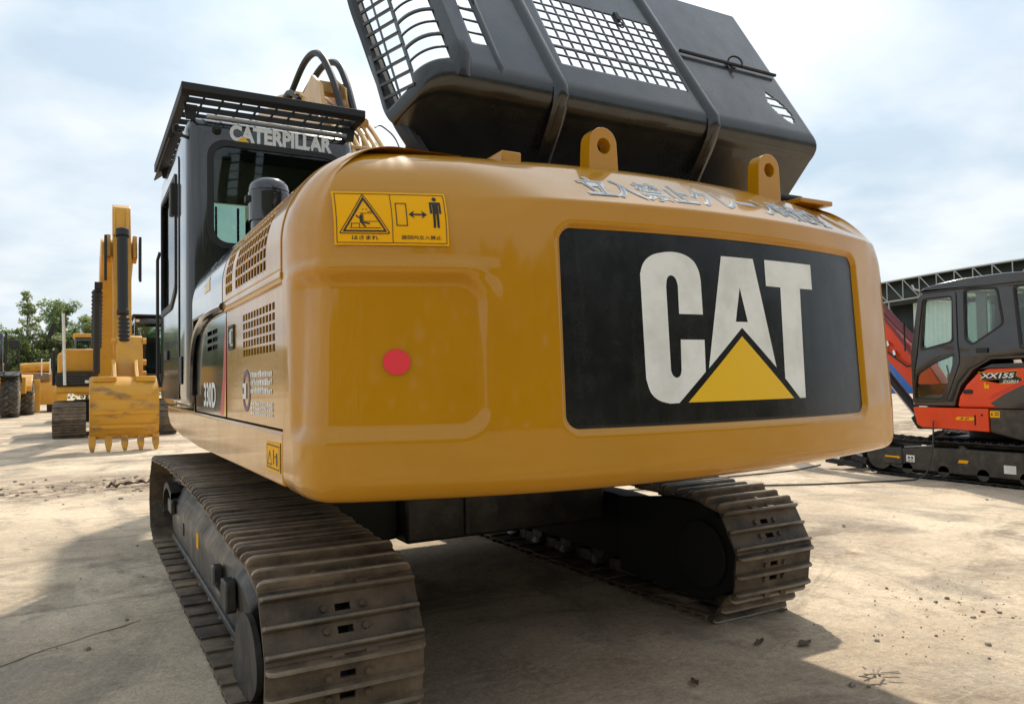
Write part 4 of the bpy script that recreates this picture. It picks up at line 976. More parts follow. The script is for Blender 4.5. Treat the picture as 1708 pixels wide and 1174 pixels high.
# engine cover: red with black lower swoosh and grey top
hoodp = [(.335,.958),(.30,1.10),(.20,1.26),(.08,1.38),(-.05,1.44),(-1.15,1.46),(-1.32,1.30),(-1.34,.958)]
ec = kp_(hoodp, .0, 1.93, 'engine_cover', 'red_paint', .04)
mapped(poly_mb([([(-.09,1.02),(-.25,1.13),(-.52,1.27),(-1.2,1.29),(-1.27,.965),(-.16,.962)], [])]), lambda y, z: (KX-.003, y, z), 'cover_panel', 'black_paint', ec, 1)
mapped(poly_mb([([(-.06,1.06),(-.12,1.12),(-.46,1.30),(-.60,1.34),(-.34,1.19)], [])]), lambda y, z: (KX-.005, y, z), 'cover_stripe', 'red_decal', ec, 1)
kp_([(.06,1.43),(-.10,1.50),(-1.1,1.52),(-1.2,1.46),(-1.2,1.44),(-.05,1.445)], .02, 1.90, 'cover_top', 'hood_black', .02, parent=ec)
m_ = MB(); m_.prism(rrect(.12,.24,1.13,1.185,.025,4), KX-.012, KX+.004, 'x'); part('cover_latch', m_, 'black_matte', ec, .004)
mapped(poly_mb([([(-.02,1.20),(-.08,1.20),(-.08,1.245),(-.04,1.245),(-.04,1.275),(-.02,1.275)], [])]), lambda y, z: (KX-.003, y, z), 'cover_sticker', 'sticker_yellow', ec, 1)
bd = [(.05,1.405),(-.14,1.39),(-.42,1.42),(-.40,1.355),(-.47,1.315),(-.47,1.265),(-.20,1.255),(-.21,1.31),(.02,1.305),(.01,1.355)]
mapped(poly_mb([(bd, [])]), lambda y, z: (KX-.003, y, z), 'model_badge', 'print_black', ec, 1)
def inset_poly(p, k):
    cx_ = sum(a for a, b in p)/len(p); cy_ = sum(b for a, b in p)/len(p); return [(cx_+(a-cx_)*k, cy_+(b-cy_)*(k-.06)) for a, b in p]
mapped(poly_mb([(bd, [inset_poly(bd, .965)])]), lambda y, z: (KX-.0045, y, z), 'badge_outline', 'sticker_yellow', ec, 1)
t, w = text_mb('XX155', .062, .03, .40, .25); mapped(t, lambda x, z: (KX-.0055, .02-x, 1.325+z), 'badge_lettering', 'white_decal', ec, 1)
t, w = text_mb('ZGRH', .034, .02, .19, .25); mapped(t, lambda x, z: (KX-.0055, -.235-x, 1.268+z), 'badge_lettering', 'white_decal', ec, 1)
# cab
cabp = [(.93,.962),(.945,1.35),(.93,1.65),(.80,2.40),(.755,2.47),(-.80,2.49),(-.93,2.40),(-.98,1.75),(-.93,1.56),(-.10,1.55),(.10,1.44),(.28,1.22),(.345,1.05),(.355,.962)]
ko = MB(); ko.prism(cabp, KX+.01, KX+1.02, 'x')
kin = MB(); kin.prism([(.88,1.0),(.89,1.6),(.76,2.40),(-.76,2.42),(-.88,1.75),(-.1,1.62),(.15,1.5),(.36,1.1),(.40,1.0)], KX+.06, KX+.97, 'x')
w1 = [(.715,2.365),(.345,2.37),(.365,1.805),(.775,1.715)]
w2 = [(.185,2.435),(-.20,2.42),(-.255,1.985),(.11,1.755),(.19,1.83)]
w3 = [(-.41,2.42),(-.80,2.40),(-.86,1.80),(-.46,1.68)]
w4 = [(.855,1.385),(.62,1.53),(.345,1.63),(.36,1.42),(.52,1.075),(.895,1.065)]
cuts = []
for w_ in (w1, w2, w3, w4):
    c_ = MB(); c_.prism(rpoly(w_, .05), KX-.2, KX+1.3, 'x'); cuts.append(c_)
c_ = MB(); c_.prism(rrect(KX+.07, KX+.96, 1.25, 2.38, .05), .6, 1.2, 'y'); cuts.append(c_)
c_ = MB(); c_.prism(rrect(KX+.12, KX+.92, 1.75, 2.36, .05), -1.2, -.8, 'y'); cuts.append(c_)
kc = boolean_shell('cab', ko, .035, 3, [kin]+cuts, 'black_paint', K)
for w_ in (w1, w2, w3, w4):
    kp_(rpoly([(Vector(p)-Vector((0,0))).to_tuple() for p in w_], .05), .028, .034, 'window', 'sky_glass', 0, parent=kc)
    cx_ = sum(a for a, b in w_)/len(w_); cz_ = sum(b for a, b in w_)/len(w_)
    big = [(cx_+(a-cx_)*1.10, cz_+(b-cz_)*1.07) for a, b in w_]; sml = [(cx_+(a-cx_)*.99, cz_+(b-cz_)*.99) for a, b in w_]
    m_ = MB(); m_.prism(rpoly(big, .06), KX+.002, KX+.016, 'x', [rpoly(sml, .05)]); part('window_seal', m_, 'rubber', kc, .004)
    kp_(rpoly(w_, .05), .985, .99, 'window', 'glass', 0, parent=kc)
m_ = MB(); m_.prism([(.775,2.455),(.80,2.475),(.72,2.52),(.50,2.565),(.2,2.592),(-.3,2.60),(-.75,2.575),(-.90,2.50),(-.88,2.47)], KX+.0, KX+1.03, 'x'); part('cab_roof', m_, 'black_paint', kc, .025, 3)
m_ = MB(); m_.prism(rpoly([(.915,1.0),(.925,1.66),(.79,2.43),(.29,2.44),(.29,1.75),(.27,1.55),(.47,1.02)], .05), KX-.004, KX+.009, 'x', [rpoly([(.88,1.03),(.885,1.42),(.84,1.66),(.735,2.385),(.335,2.39),(.34,1.72),(.335,1.60),(.51,1.05)], .05)]); part('cab_door', m_, 'black_paint', kc, .005)
m_ = MB(); m_.box(KX-.015, KX+.008, -.08, .06, 1.64, 1.70); part('vent_grille', m_, 'black_matte', kc, .008)
m_ = MB(); m_.tube([(KX-.02, .88, 1.95),(KX-.06,.93,2.08),(KX-.06,.97,2.12),(KX-.02,.99,1.7)], .012, 6); part('grab_rail', m_, 'black_matte', kc)
m_ = MB(); m_.tube([(KX+.02,.78,2.50),(KX-.02,.83,2.52),(KX-.02,.86,2.58)], .014, 6); part('roof_hook', m_, 'steel', kc)
m_ = MB(); m_.box(KX+.30, KX+.75, -.35, .15, 1.35, 1.5); m_.box(KX+.32, KX+.73, -.42, -.28, 1.5, 2.2); part('seat', m_, 'seat', kc, .04)
m_ = MB(); m_.tube([(KX+.2,.5,1.05),(KX+.2,.52,1.3),(KX+.2,.56,1.5)], .012, 6); m_.box(KX+.1, KX+.25, .25, .5, 1.3, 1.38); part('control_lever', m_, 'black_matte', kc)
m_ = MB(); m_.box(KX+.14, KX+.17, .0, .12, 1.75, 2.42); part('curtain', m_, 'grey_decal', kc)
# boom and its cylinder, going up and forwards out of the frame behind the counterweight
bx0, bx1 = 8.42, 8.66
kb = [(.9,1.12),(1.33,1.09),(2.15,1.98),(2.9,2.55),(3.6,2.7),(4.3,2.55),(4.4,2.75),(3.7,3.15),(2.9,3.10),(2.15,2.62),(1.6,1.95),(1.15,1.5)]
kboom = prx(kb, bx0, bx1, 'boom', 'red_paint', K, .02)
def ktube(pts, r, name, mt, parent, n=8):
    m_ = MB(); m_.tube(pts, r, n); return part(name, m_, mt, parent)
for i, xx in enumerate((8.44, 8.50, 8.57)):
    ktube([(xx, 1.2, 1.66), (xx, 1.63, 2.09), (xx, 2.18, 2.72), (xx, 2.9, 3.16)], .028, 'hose', 'maroon_hose', kboom)
ktube([(8.38,1.25,1.48),(8.38,1.5,1.85),(8.38,1.78,2.22),(8.38,2.0,2.50)], .024, 'hose', 'maroon_hose', kboom)
ktube([(8.40,2.02,1.95),(8.37,1.75,1.72),(8.37,1.45,1.50),(8.40,1.25,1.52)], .014, 'hose', 'rubber', kboom)
for y, z in ((1.72,1.80),(1.62,1.66)): m_ = MB(); m_.cyl((8.36,y,z),(8.40,y+.05,z+.07),.022,8); part('hose_fitting', m_, 'chrome', kboom)
m_ = MB(); m_.cyl((8.54,1.30,.68),(8.54,2.0,1.52),.068,16); m_.cyl((8.54,2.0,1.52),(8.54,2.6,2.24),.042,12); kcy = part('boom_cylinder', m_, 'black_matte', K, .006)
m_ = MB(); m_.cyl((8.47,1.38,.74),(8.47,1.95,1.42),.014,8); part('cylinder_pipe', m_, 'steel', kcy)
m_ = MB(); m_.prism([(.85,.62),(1.35,.60),(1.45,.76),(1.30,.86),(1.0,1.05),(.85,1.05)], 8.40, 8.68, 'x'); part('swing_post', m_, 'black_matte', K, .02)
prx([(4.1,2.85),(4.45,2.8),(4.2,1.2),(4.0,.7),(3.85,.75),(3.95,1.4)], 8.44, 8.64, 'stick', 'red_paint', K, .02)
prx([(3.75,.85),(4.15,.8),(4.25,.45),(3.95,.1),(3.5,.05),(3.6,.4)], 8.30, 8.78, 'bucket', 'black_matte', K, .02)

# ------------------------------------------------------------ yellow excavator facing us on the left
B = tag(empty('excavator', (-1.2, 20.6, 0)), 'yellow excavator facing us at the far left, its toothed bucket resting on the ground', 'excavator')
bsh = shoe_mesh(.80, .21, gh=.035, holes=False, n_g=3, links=False)
bp_ = [(y, z) for y, z in [(18.95,.035),(20.5,.035),(22.2,.035)]+arc_pts(22.3,.48,.44,-88,84,9)+[(21.4,.955),(20.4,.965),(19.6,.955)]+arc_pts(18.92,.48,.44,95,268,9)]
for xc in (-2.35, -.05):
    track(B, xc, .80, bp_, .21, bsh)
    m_ = MB(); m_.prism([(19.0,.25),(22.2,.25),(22.2,.62),(21.8,.72),(19.4,.72),(19.0,.62)], xc-.24, xc+.24, 'x'); part('track_frame', m_, 'frame_dark', B, .02)
    m_ = MB(); m_.cyl((xc-.2,18.92,.48),(xc+.2,18.92,.48),.38,22); m_.cyl((xc-.2,22.3,.48),(xc+.2,22.3,.48),.38,22); part('idler', m_, 'frame_dark', B)
m_ = MB(); m_.box(-2.0,-.4,19.7,21.5,.4,1.0); m_.cyl((-1.2,20.6,1.0),(-1.2,20.6,1.2),.65,24); part('centre_frame', m_, 'black_matte', B, .03)
m_ = MB(); m_.box(-2.70,.35,18.95,22.9,1.22,1.42); part('deck', m_, 'yellow_bg', B, .06, 3)
m_ = MB(); m_.box(-2.68,-1.74,18.90,20.2,1.421,1.80); tb = part('tool_box', m_, 'black_matte', B, .05, 3)
for i in range(4): m_ = MB(); m_.box(-2.64,-1.9,18.885,18.899,1.48+.075*i,1.51+.075*i); part('box_slat', m_, 'frame_dark', tb, .004)
m_ = MB(); m_.box(-1.98,-1.88,18.87,18.9,1.5,1.58); part('work_lamp', m_, 'lamp_lens', tb, .01)
m_ = MB(); m_.box(-2.55,-1.70,19.2,21.6,1.801,2.46); part('side_cover', m_, 'yellow_bg', B, .06, 3)
m_ = MB(); m_.box(-2.70,.35,21.6,23.3,1.421,2.45); part('counterweight', m_, 'yellow_bg', B, .10, 3)
m_ = MB(); m_.box(-1.65,-.80,20.3,21.6,1.42,2.3); part('engine_cover', m_, 'yellow_bg', B, .05)
bc = MB(); bc.box(-.74,.28,18.9,20.6,1.43,3.38); bi = MB(); bi.box(-.68,.22,18.95,20.55,1.6,3.3)
wf = MB(); wf.prism(rrect(-.66,.20,1.75,3.2,.06), 18.6, 19.2, 'y'); ws = MB(); ws.prism(rrect(19.05,20.4,2.2,3.2,.06), -1.2, .6, 'x'); wr = MB(); wr.prism(rrect(-.6,.15,2.4,3.2,.06), 20.3, 20.9, 'y')
bcab = boolean_shell('cab', bc, .05, 3, [bi, wf, ws, wr], 'black_paint', B)
m_ = MB(); m_.prism(rrect(-.67,.21,1.74,3.21,.06), 18.925, 18.935, 'y'); part('window', m_, 'glass', bcab)
m_ = MB(); m_.box(-.732,-.728,19.05,20.4,2.2,3.2); part('window', m_, 'glass', bcab)
m_ = MB(); m_.box(-.80,.34,18.75,20.7,3.385,3.44); part('cab_roof', m_, 'black_matte', bcab, .015)
m_ = MB(); m_.box(-.72,-.62,18.82,18.9,3.22,3.30); part('work_lamp', m_, 'lamp_lens', bcab, .01)
m_ = MB(); m_.box(-.5,.05,19.7,20.2,1.9,2.05); m_.box(-.48,.03,20.1,20.25,2.05,2.85); part('seat', m_, 'seat', bcab, .03)
# boom, stick, linkage
bo = prx([(19.6,1.6),(19.1,1.5),(18.2,2.9),(17.2,3.9),(15.9,4.55),(15.3,4.55),(15.2,4.85),(15.9,5.05),(17.4,4.75),(18.6,3.8),(19.6,2.2)], -1.66, -.93, 'boom', 'yellow_bg', B, .03)
m_ = MB(); P = [(14.9,2.15),(15.15,2.15),(15.45,3.6),(15.72,4.7),(15.80,5.72),(15.6,5.86),(15.40,5.75),(15.05,4.6)]
m_.prism(P, -1.41, -1.02, 'x'); st = part('stick', m_, 'yellow_bg', B, .02)
for sx_ in (-1.56, -.985):
    m_ = MB(); m_.prism([(15.1,4.5),(15.5,4.4),(15.55,4.95),(15.2,5.05)], sx_, sx_+.10, 'x'); part('pivot_plate', m_, 'yellow_bg', st, .02)
for sx_ in (-1.60, -.86):
    m_ = MB(); m_.prism([(15.0,3.9),(15.2,4.0),(15.2,4.85),(15.0,5.0)], sx_, sx_+.06, 'x'); part('side_arm', m_, 'black_matte', st, .01)
for sx_ in (-1.39, -1.10):
    m_ = MB(); m_.bar((sx_,15.38,5.70),(sx_,15.13,5.02),.06,.05); part('stick_rib', m_, 'yellow_bg', st, .01)
m_ = MB(); m_.cyl((-1.22,14.86,4.95),(-1.22,14.62,3.1),.115,16); m_.cyl((-1.22,14.86,4.95),(-1.22,14.90,5.12),.15,14); m_.cyl((-1.22,14.64,3.18),(-1.22,14.62,3.08),.135,14); part('bucket_cylinder', m_, 'black_matte', B, .01)
m_ = MB(); rr_ = [(.13 if i % 2 else .10) for i in range(13)]; m_.tube([(-1.20,14.6-.012*i,3.02-.05*i) for i in range(13)], rr_, 14); part('dust_boot', m_, 'rubber', B)
m_ = MB(); m_.cyl((-1.72,16.6,3.85),(-1.72,17.4,1.75),.085,14); m_.cyl((-1.78,16.55,3.95),(-1.60,16.55,3.95),.10,12); bcyl = part('boom_cylinder', m_, 'black_matte', B, .01)
m_ = MB(); n_b = 31; m_.tube([(-1.72,16.58+.030*i,3.82-.055*i*.85) for i in range(n_b)], [(.135 if i % 2 else .105) for i in range(n_b)], 12); part('dust_boot', m_, 'rubber', bcyl)
lk = prx([(14.45,2.55),(14.60,2.58),(14.62,2.2),(14.55,1.62),(14.15,1.55),(14.3,2.2)], -1.36, -.82, 'bucket_link', 'yellow_bg', B, .02)
for sx_ in (-1.42, -.78):
    for z_ in (2.45, 1.95, 1.68):
        m_ = MB(); m_.cyl((sx_-.04, 14.42, z_), (sx_+.04, 14.42, z_), .07, 12); part('pin_boss', m_, 'yellow_bg', lk, .008)
# bucket: curved shell, side plates, ears, teeth
cv = [(13.98,1.60),(13.62,1.58),(13.34,1.38),(13.22,1.05),(13.20,.75),(13.30,.45),(13.42,.28)]
cvs = [(p.x, p.y) for p in catmull([(*p, 0) for p in cv], 6)]
m_ = MB(); m_.grid([[(x, y, z) for x in (-1.88,-1.55,-1.22,-.9,-.59)] for y, z in cvs]); bu = part('bucket', m_, 'yellow_worn', B, angle=60, solid=.04, recalc=False)
for a, b in ((-1.91,-1.86),(-.61,-.56)):
    m_ = MB(); m_.prism([(y-.01, z) for y, z in cvs]+[(13.75,.30),(14.25,.9),(14.35,1.45)], a, b, 'x'); part('side_plate', m_, 'yellow_worn', bu, .01)
for k in range(4):
    i0 = 9+k*6; y, z = cvs[min(i0, len(cvs)-1)]
    m_ = MB(); m_.box(-1.859,-.611, y-.05, y-.005, z-.10, z-.02); part('wear_strip', m_, 'yellow_worn', bu, .008)
m_ = MB(); m_.box(-1.859,-1.45,13.40,13.50,1.50,1.62); m_.box(-1.02,-.611,13.40,13.50,1.50,1.62); part('back_ledge', m_, 'yellow_bg', bu, .02)
for x in (-1.46,-1.02):
    m_ = MB(); m_.prism([(13.5,1.4),(14.1,1.5),(14.25,1.95),(14.0,2.0),(13.7,1.75),(13.4,1.6)], x, x+.07, 'x'); part('bucket_ear', m_, 'yellow_bg', bu, .01)
for x in (-1.86,-1.55,-1.235,-.92,-.62):
    m_ = MB(); m_.add([(x-.07,13.36,.36),(x+.07,13.36,.36),(x+.07,13.52,.36),(x-.07,13.52,.36),(x-.068,13.29,.15),(x+.068,13.29,.15),(x+.068,13.42,.15),(x-.068,13.42,.15),(x-.034,13.26,.0),(x+.034,13.26,.0),(x+.034,13.31,.0),(x-.034,13.31,.0)],
        [(0,1,2,3),(11,10,9,8)]+[(i+o, (i+1) % 4+o, (i+1) % 4+4+o, i+4+o) for o in (0,4) for i in range(4)]); part('bucket_tooth', m_, 'yellow_worn', bu, .012)
# mirror, hand rails, marker pole
m_ = MB(); m_.tube([(-2.45,18.95,2.46),(-2.42,18.9,2.62),(-2.75,18.85,2.70),(-2.86,18.85,2.75)], .022, 7); mi = part('mirror_arm', m_, 'black_matte', B)
m_ = MB(); m_.prism(rpoly([(-2.92,2.72),(-2.80,2.70),(-2.64,3.12),(-2.74,3.16)], .04), 18.80, 18.86, 'y'); part('mirror', m_, 'black_matte', mi, .012)
m_ = MB(); m_.cyl((-2.46,18.86,1.45),(-2.50,18.86,3.42),.040,10); part('marker_pole', m_, 'white_decal', B)
m_ = MB(); m_.tube([(-2.74,19.0,1.45),(-2.74,19.0,2.40),(-2.74,19.5,2.48),(-2.74,20.2,2.48),(-2.74,20.2,1.45)], .025, 7); part('hand_rail', m_, 'black_matte', B)

# ------------------------------------------------------------ machines parked further back
def back_excavator(x, y, label):
    T = tag(empty('excavator', (x, y, 0)), label, 'excavator')
    for s in (-1, 1):
        m_ = MB(); m_.prism([(y-1.6,.02),(y+1.6,.02),(y+1.95,.4),(y+1.6,.85),(y-1.6,.85),(y-1.95,.4)], x+s*1.1-.3, x+s*1.1+.3, 'x'); part('track', m_, 'frame_dark', T, .05)
    m_ = MB(); m_.box(x-1.4, x+1.4, y-1.6, y+2.2, 1.05, 2.2); part('body', m_, 'yellow_bg', T, .1, 3)
    c = MB(); c.box(x-1.35, x-.1, y-1.5, y+.2, 2.0, 3.36); i_ = MB(); i_.box(x-1.30, x-.15, y-1.45, y+.15, 2.05, 3.3)
    a = MB(); a.prism(rrect(x-1.27,x-.18,2.25,3.22,.05), y-2, y+1, 'y'); b_ = MB(); b_.prism(rrect(y-1.4,y+.1,2.25,3.22,.05), x-2, x+1, 'x')
    cb = boolean_shell('cab', c, .04, 2, [i_, a, b_], 'black_paint', T)
    m_ = MB(); m_.box(x-1.28,x-.17,y-1.485,y-1.475,2.24,3.23); part('window', m_, 'glass_green', cb)
    m_ = MB(); m_.box(x-1.42, x-.03, y-1.6, y+.3, 3.362, 3.52); part('cab_roof', m_, 'yellow_bg', cb, .04)
    m_ = MB(); m_.cyl((x-.85,y-1.62,2.30),(x-.85,y-1.62,2.92),.13,12); part('exhaust_stack', m_, 'steel', T, .02)
    m_ = MB(); m_.cyl((x-1.2,y-1.8,2.55),(x+.2,y-1.8,2.60),.10,12); part('exhaust_muffler', m_, 'steel', T, .02)
    m_ = MB(); m_.prism([(y-1.0,1.8),(y-2.4,3.3),(y-4.6,3.0),(y-5.2,1.0),(y-5.0,1.0),(y-4.3,2.6),(y-2.4,2.8),(y-.6,1.6)], x+.3, x+.8, 'x'); part('boom', m_, 'yellow_bg', T, .03)
    return T
back_excavator(-.95, 31.2, 'excavator with a yellow cab roof seen over the body of the toothed bucket machine')
# wheel loader
W = tag(empty('wheel_loader', (-5.6, 38.6, 0)), 'yellow wheel loader with big ribbed tyres at the left edge, in front of the trees', 'wheel loader')
def tyre(name, x, y, r, w, parent):
    prof = [(-w/2+.02,r*.55),(-w/2,r*.80),(-w/2*.92,r*.93),(-w/2*.7,r*.985),(0,r),(w/2*.7,r*.985),(w/2*.92,r*.93),(w/2,r*.80),(w/2+.01,r*.55)]
    m_ = MB(); m_.tube([(x+a, y, r) for a, b in prof], [b-.03 for a, b in prof], 40); ty = part(name, m_, 'tyre', parent)
    n = 22; m2_ = MB()
    for i in range(n):
        for s in (-1, 1):
            a0 = 2*math.pi*(i+(.5 if s > 0 else 0))/n; q = []
            for t_, xx in ((0., .02),(.5, .5),(1., .96)):
                aa = a0+t_*.22; rr2 = r*(1-.07*max(0, t_-.6)/.4)
                q.append((x+s*xx*w/2, y+rr2*math.cos(aa), r+rr2*math.sin(aa)))
            for u_, v_ in zip(q, q[1:]): m2_.bar(u_, v_, .085*r*1.2, .10*r, up=(0, math.cos(a0), math.sin(a0)))
    o = part('tyre_tread', m2_, 'tyre', ty); o['kind'] = 'stuff'
    m_ = MB(); m_.tube([(x+a, y, r) for a in (-w/2+.02, -w/2+.05, w/2-.05, w/2-.02)], [r*.5, r*.56, r*.56, r*.5], 28); part('rim', m_, 'yellow_bg', ty)
    m_ = MB(); m_.cyl((x-w/2-.02,y,r),(x+w/2+.03,y,r),r*.22,14); part('hub', m_, 'yellow_bg', ty, .02)
    return ty
tyre('tyre', -4.98, 37.6, .98, .72, W); tyre('tyre', -4.52, 40.9, .90, .66, W); tyre('tyre', -7.3, 37.6, .98, .72, W); tyre('tyre', -6.9, 40.9, .90, .66, W)
m_ = MB(); m_.prism([(36.4,1.3),(38.9,1.2),(39.6,1.2),(41.6,1.0),(42.0,1.6),(41.0,1.95),(38.9,2.2),(36.4,2.3)], -6.7, -5.5, 'x'); part('body', m_, 'yellow_bg', W, .08, 3)
m_ = MB(); m_.prism([(36.5,1.95),(37.0,2.15),(38.3,2.15),(38.9,1.6),(38.75,1.5),(38.2,2.0),(37.0,2.0),(36.6,1.85)], -5.4, -4.58, 'x'); part('fender', m_, 'black_matte', W, .02)
m_ = MB(); m_.prism([(39.3,1.2),(39.9,1.75),(40.5,1.95),(40.5,2.05),(39.8,1.95),(39.2,1.45)], -4.9, -4.2, 'x'); part('fender', m_, 'yellow_bg', W, .02)
m_ = MB(); m_.box(-4.68,-4.42,38.6,39.1,1.1,1.9); part('step_box', m_, 'yellow_bg', W, .03)
c = MB(); c.box(-6.5,-5.25,37.2,39.0,2.1,3.95); i_ = MB(); i_.box(-6.42,-5.33,37.28,38.92,2.2,3.85); a = MB(); a.prism(rrect(-6.38,-5.37,2.35,3.8,.06), 36, 40, 'y'); b_ = MB(); b_.prism(rrect(37.32,38.88,2.35,3.8,.06), -7, -5, 'x')
wc = boolean_shell('cab', c, .05, 2, [i_, a, b_], 'black_paint', W)
m_ = MB(); m_.box(-6.38,-5.37,37.23,37.24,2.34,3.81); part('window', m_, 'glass_green', wc); m_ = MB(); m_.box(-5.275,-5.265,37.32,38.88,2.34,3.81); part('window', m_, 'glass_green', wc)
m_ = MB(); m_.tube([(-5.15,37.0,2.2),(-5.10,37.0,3.2),(-5.12,37.0,4.0)], .05, 7); m_.tube([(-5.10,37.0,2.75),(-4.62,37.0,2.75),(-4.60,37.0,2.2)], .03, 6); m_.tube([(-5.10,37.0,2.3),(-4.85,37.0,2.6),(-4.62,37.0,2.75)], .025, 6); m_.tube([(-4.62,37.0,2.3),(-4.62,37.0,3.55)], .035, 6); part('hand_rail', m_, 'black_matte', W)
m_ = MB(); m_.box(-4.98,-4.64,36.97,37.05,3.22,3.62); part('mirror', m_, 'black_matte', W, .03)
m_ = MB(); m_.prism([(41.6,.1),(42.9,.1),(43.2,1.3),(42.6,1.5),(42.0,1.0)], -6.9, -4.5, 'x'); part('bucket', m_, 'yellow_bg', W, .02)
# crawler dozer behind the loader
D = tag(empty('bulldozer', (-3.8, 45, 0)), 'yellow bulldozer with a broad flat blade standing behind the loader tyres', 'bulldozer')
m_ = MB(); m_.prism([(43.7,.45),(43.85,.45),(43.75,1.0),(43.9,1.62),(43.75,1.62),(43.6,1.0)], -4.65, -2.75, 'x'); part('blade', m_, 'yellow_bg', D, .02)
m_ = MB(); m_.prism([(41.6,.1),(41.8,.1),(41.75,1.8),(41.55,1.8)], -4.42, -3.95, 'x'); part('blade_wing', m_, 'yellow_bg', D, .03)
m_ = MB(); m_.cyl((-5.0,44.6,2.45),(-3.6,44.6,2.55),.26,16); part('ripper_frame', m_, 'yellow_worn', D, .03)
m_ = MB(); m_.box(-5.1,-3.55,44.9,48,1.0,2.2); part('body', m_, 'yellow_bg', D, .08)
m_ = MB(); m_.box(-4.9,-3.6,44.5,44.88,1.75,2.15); part('engine', m_, 'shoe_edge', D, .05)
m_ = MB(); m_.bar((-3.62,44.2,2.5),(-3.45,44.2,1.6),.12,.12); m_.bar((-3.62,44.2,2.5),(-3.62,44.6,2.5),.12,.12); part('lift_arm', m_, 'yellow_bg', D, .02)
m_ = MB(); m_.tube([(-3.98,44.1,2.05),(-3.98,44.1,2.95),(-3.58,44.1,2.95),(-3.58,44.1,2.1)], .035, 6); part('hand_rail', m_, 'white_decal', D)
for s in (-5.2,-3.5):
    m_ = MB(); m_.prism([(44.6,.02),(48,.02),(48.5,.5),(48,.95),(44.6,.95),(44.2,.5)], s-.25, s+.25, 'x'); part('track', m_, 'frame_dark', D, .06)

# ------------------------------------------------------------ trees
def tree(x, y, h, cw_, ch, kind, lean, label, seed, dens=.85, core=.25):
    rr = random.Random(seed)
    T = tag(empty('tree', (x, y, 0)), label, 'tree', None)
    m_ = MB(); P = [Vector((x+lean*(z/h)**1.5*1.0+rr.uniform(-.08,.08), y+rr.uniform(-.08,.08), z)) for z in [h*.93*i/8 for i in range(9)]]
    r0 = .012*h+.05; m_.tube(P, [r0*(1-.88*i/8) for i in range(9)], 7)
    clumps = []
    nb = int(34*dens)+12
    for i in range(nb):
        t = rr.uniform(.0, 1.); zc = (h-ch)+ch*t; k = zc/(h*.93)*8; a = P[min(int(k), 8)]
        rad = cw_*(.35+.75*math.sin(math.pi*min(1., .15+t*.80)))*rr.uniform(.35, 1.); th = rr.uniform(0, 2*math.pi)
        e = a+Vector((rad*math.cos(th), rad*math.sin(th), rr.uniform(.05,.5)*rad+.2)); s0 = P[max(0, min(int(k)-1, 8))]
        m_.tube([s0, (s0+e)/2+Vector((0,0,.1)), e], [r0*.34*(1-.7*t), r0*.22*(1-.7*t), .012], 5); clumps.append((e, .20*cw_*rr.uniform(.5,1.3)+.16))
        clumps.append(((s0+e)/2+Vector((rr.uniform(-.2,.2),0,.25)), .18*cw_*rr.uniform(.5,1.2)+.14))
    clumps.append((P[-1]+Vector((0,0,.2)), .3)); part('trunk', m_, 'bark', T)
    vs, fs = [], []
    for c, r in clumps:
        for _ in range(int((70+170*min(r,1.2))*dens)):
            d = Vector((rr.gauss(0,1), rr.gauss(0,1), rr.gauss(0,.8))); d = d.normalized()*r*rr.random()**.45
            p = c+d; l = rr.uniform(.07,.15); a = Vector((rr.gauss(0,1), rr.gauss(0,1), rr.gauss(0,.6))).normalized(); b = a.cross(Vector((rr.gauss(0,1), rr.gauss(0,1), rr.gauss(0,1)))).normalized()
            o = len(vs); vs += [p-a*l, p+b*l*.5, p+a*l, p-b*l*.5]; fs.append((o,o+1,o+2,o+3))
    me = bpy.data.meshes.new('crown'); me.from_pydata([tuple(v) for v in vs], [], fs); me.materials.append(MATS[kind]); link('crown', me, T)
    return T
tree(-12.5,74,7.2,2.3,5.0,'leaf_a',.2,'broad green tree beyond the yard, half cut by the left edge of the photo',3)
tree(-9.3,76,6.9,2.1,4.8,'leaf_a',.1,'round bushy tree behind the wheel loader cab',4)
tree(-6.2,70,9.6,1.05,5.8,'leaf_b',.3,'tall sparse poplar rising highest over the treeline behind the loader',5,.42)
tree(-6.6,69,5.2,1.9,4.3,'leaf_b',.0,'low leafy light green tree at the foot of the tall sparse poplar',6,1.2)
tree(-4.4,71,5.6,2.0,4.8,'leaf_b',.1,'light green bush-like tree left of the white marker pole',7,1.2)
tree(-3.3,73,8.7,2.0,6.0,'leaf_a',-.3,'tall feathery tree right behind the white marker pole',8)
tree(-1.6,72,7.4,2.0,5.6,'leaf_b',.2,'yellowish green tree just left of the bellows cylinder',9,1.1)
tree(.7,75,7.6,2.1,5.6,'leaf_a',.0,'green tree hidden mostly by the upright yellow boom',10)
tree(3.2,74,7.3,2.1,5.6,'leaf_b',.1,'green tree showing between the yellow boom and the black cab',11)
tree(6.4,76,7.0,2.2,5.0,'leaf_a',.1,'green tree at the right end of the treeline, behind the black cab',12)
hb = MB(); rr = random.Random(31); vs, fs = [], []
for _ in range(24000):
    x = rr.uniform(-24, 14); y = 78+rr.gauss(0,.8); top = 5.2+1.2*noise.noise(Vector((x*.35,0,0)))+.5*noise.noise(Vector((x*1.3,3,0))); p = Vector((x, y, top*rr.random()**.6))
    l = rr.uniform(.10,.22); a = Vector((rr.gauss(0,1), rr.gauss(0,1), rr.gauss(0,.6))).normalized(); b = a.cross(Vector((rr.gauss(0,1), rr.gauss(0,1), rr.gauss(0,1)))).normalized()
    o = len(vs); vs += [p-a*l, p+b*l*.55, p+a*l, p-b*l*.55]; fs.append((o,o+1,o+2,o+3))
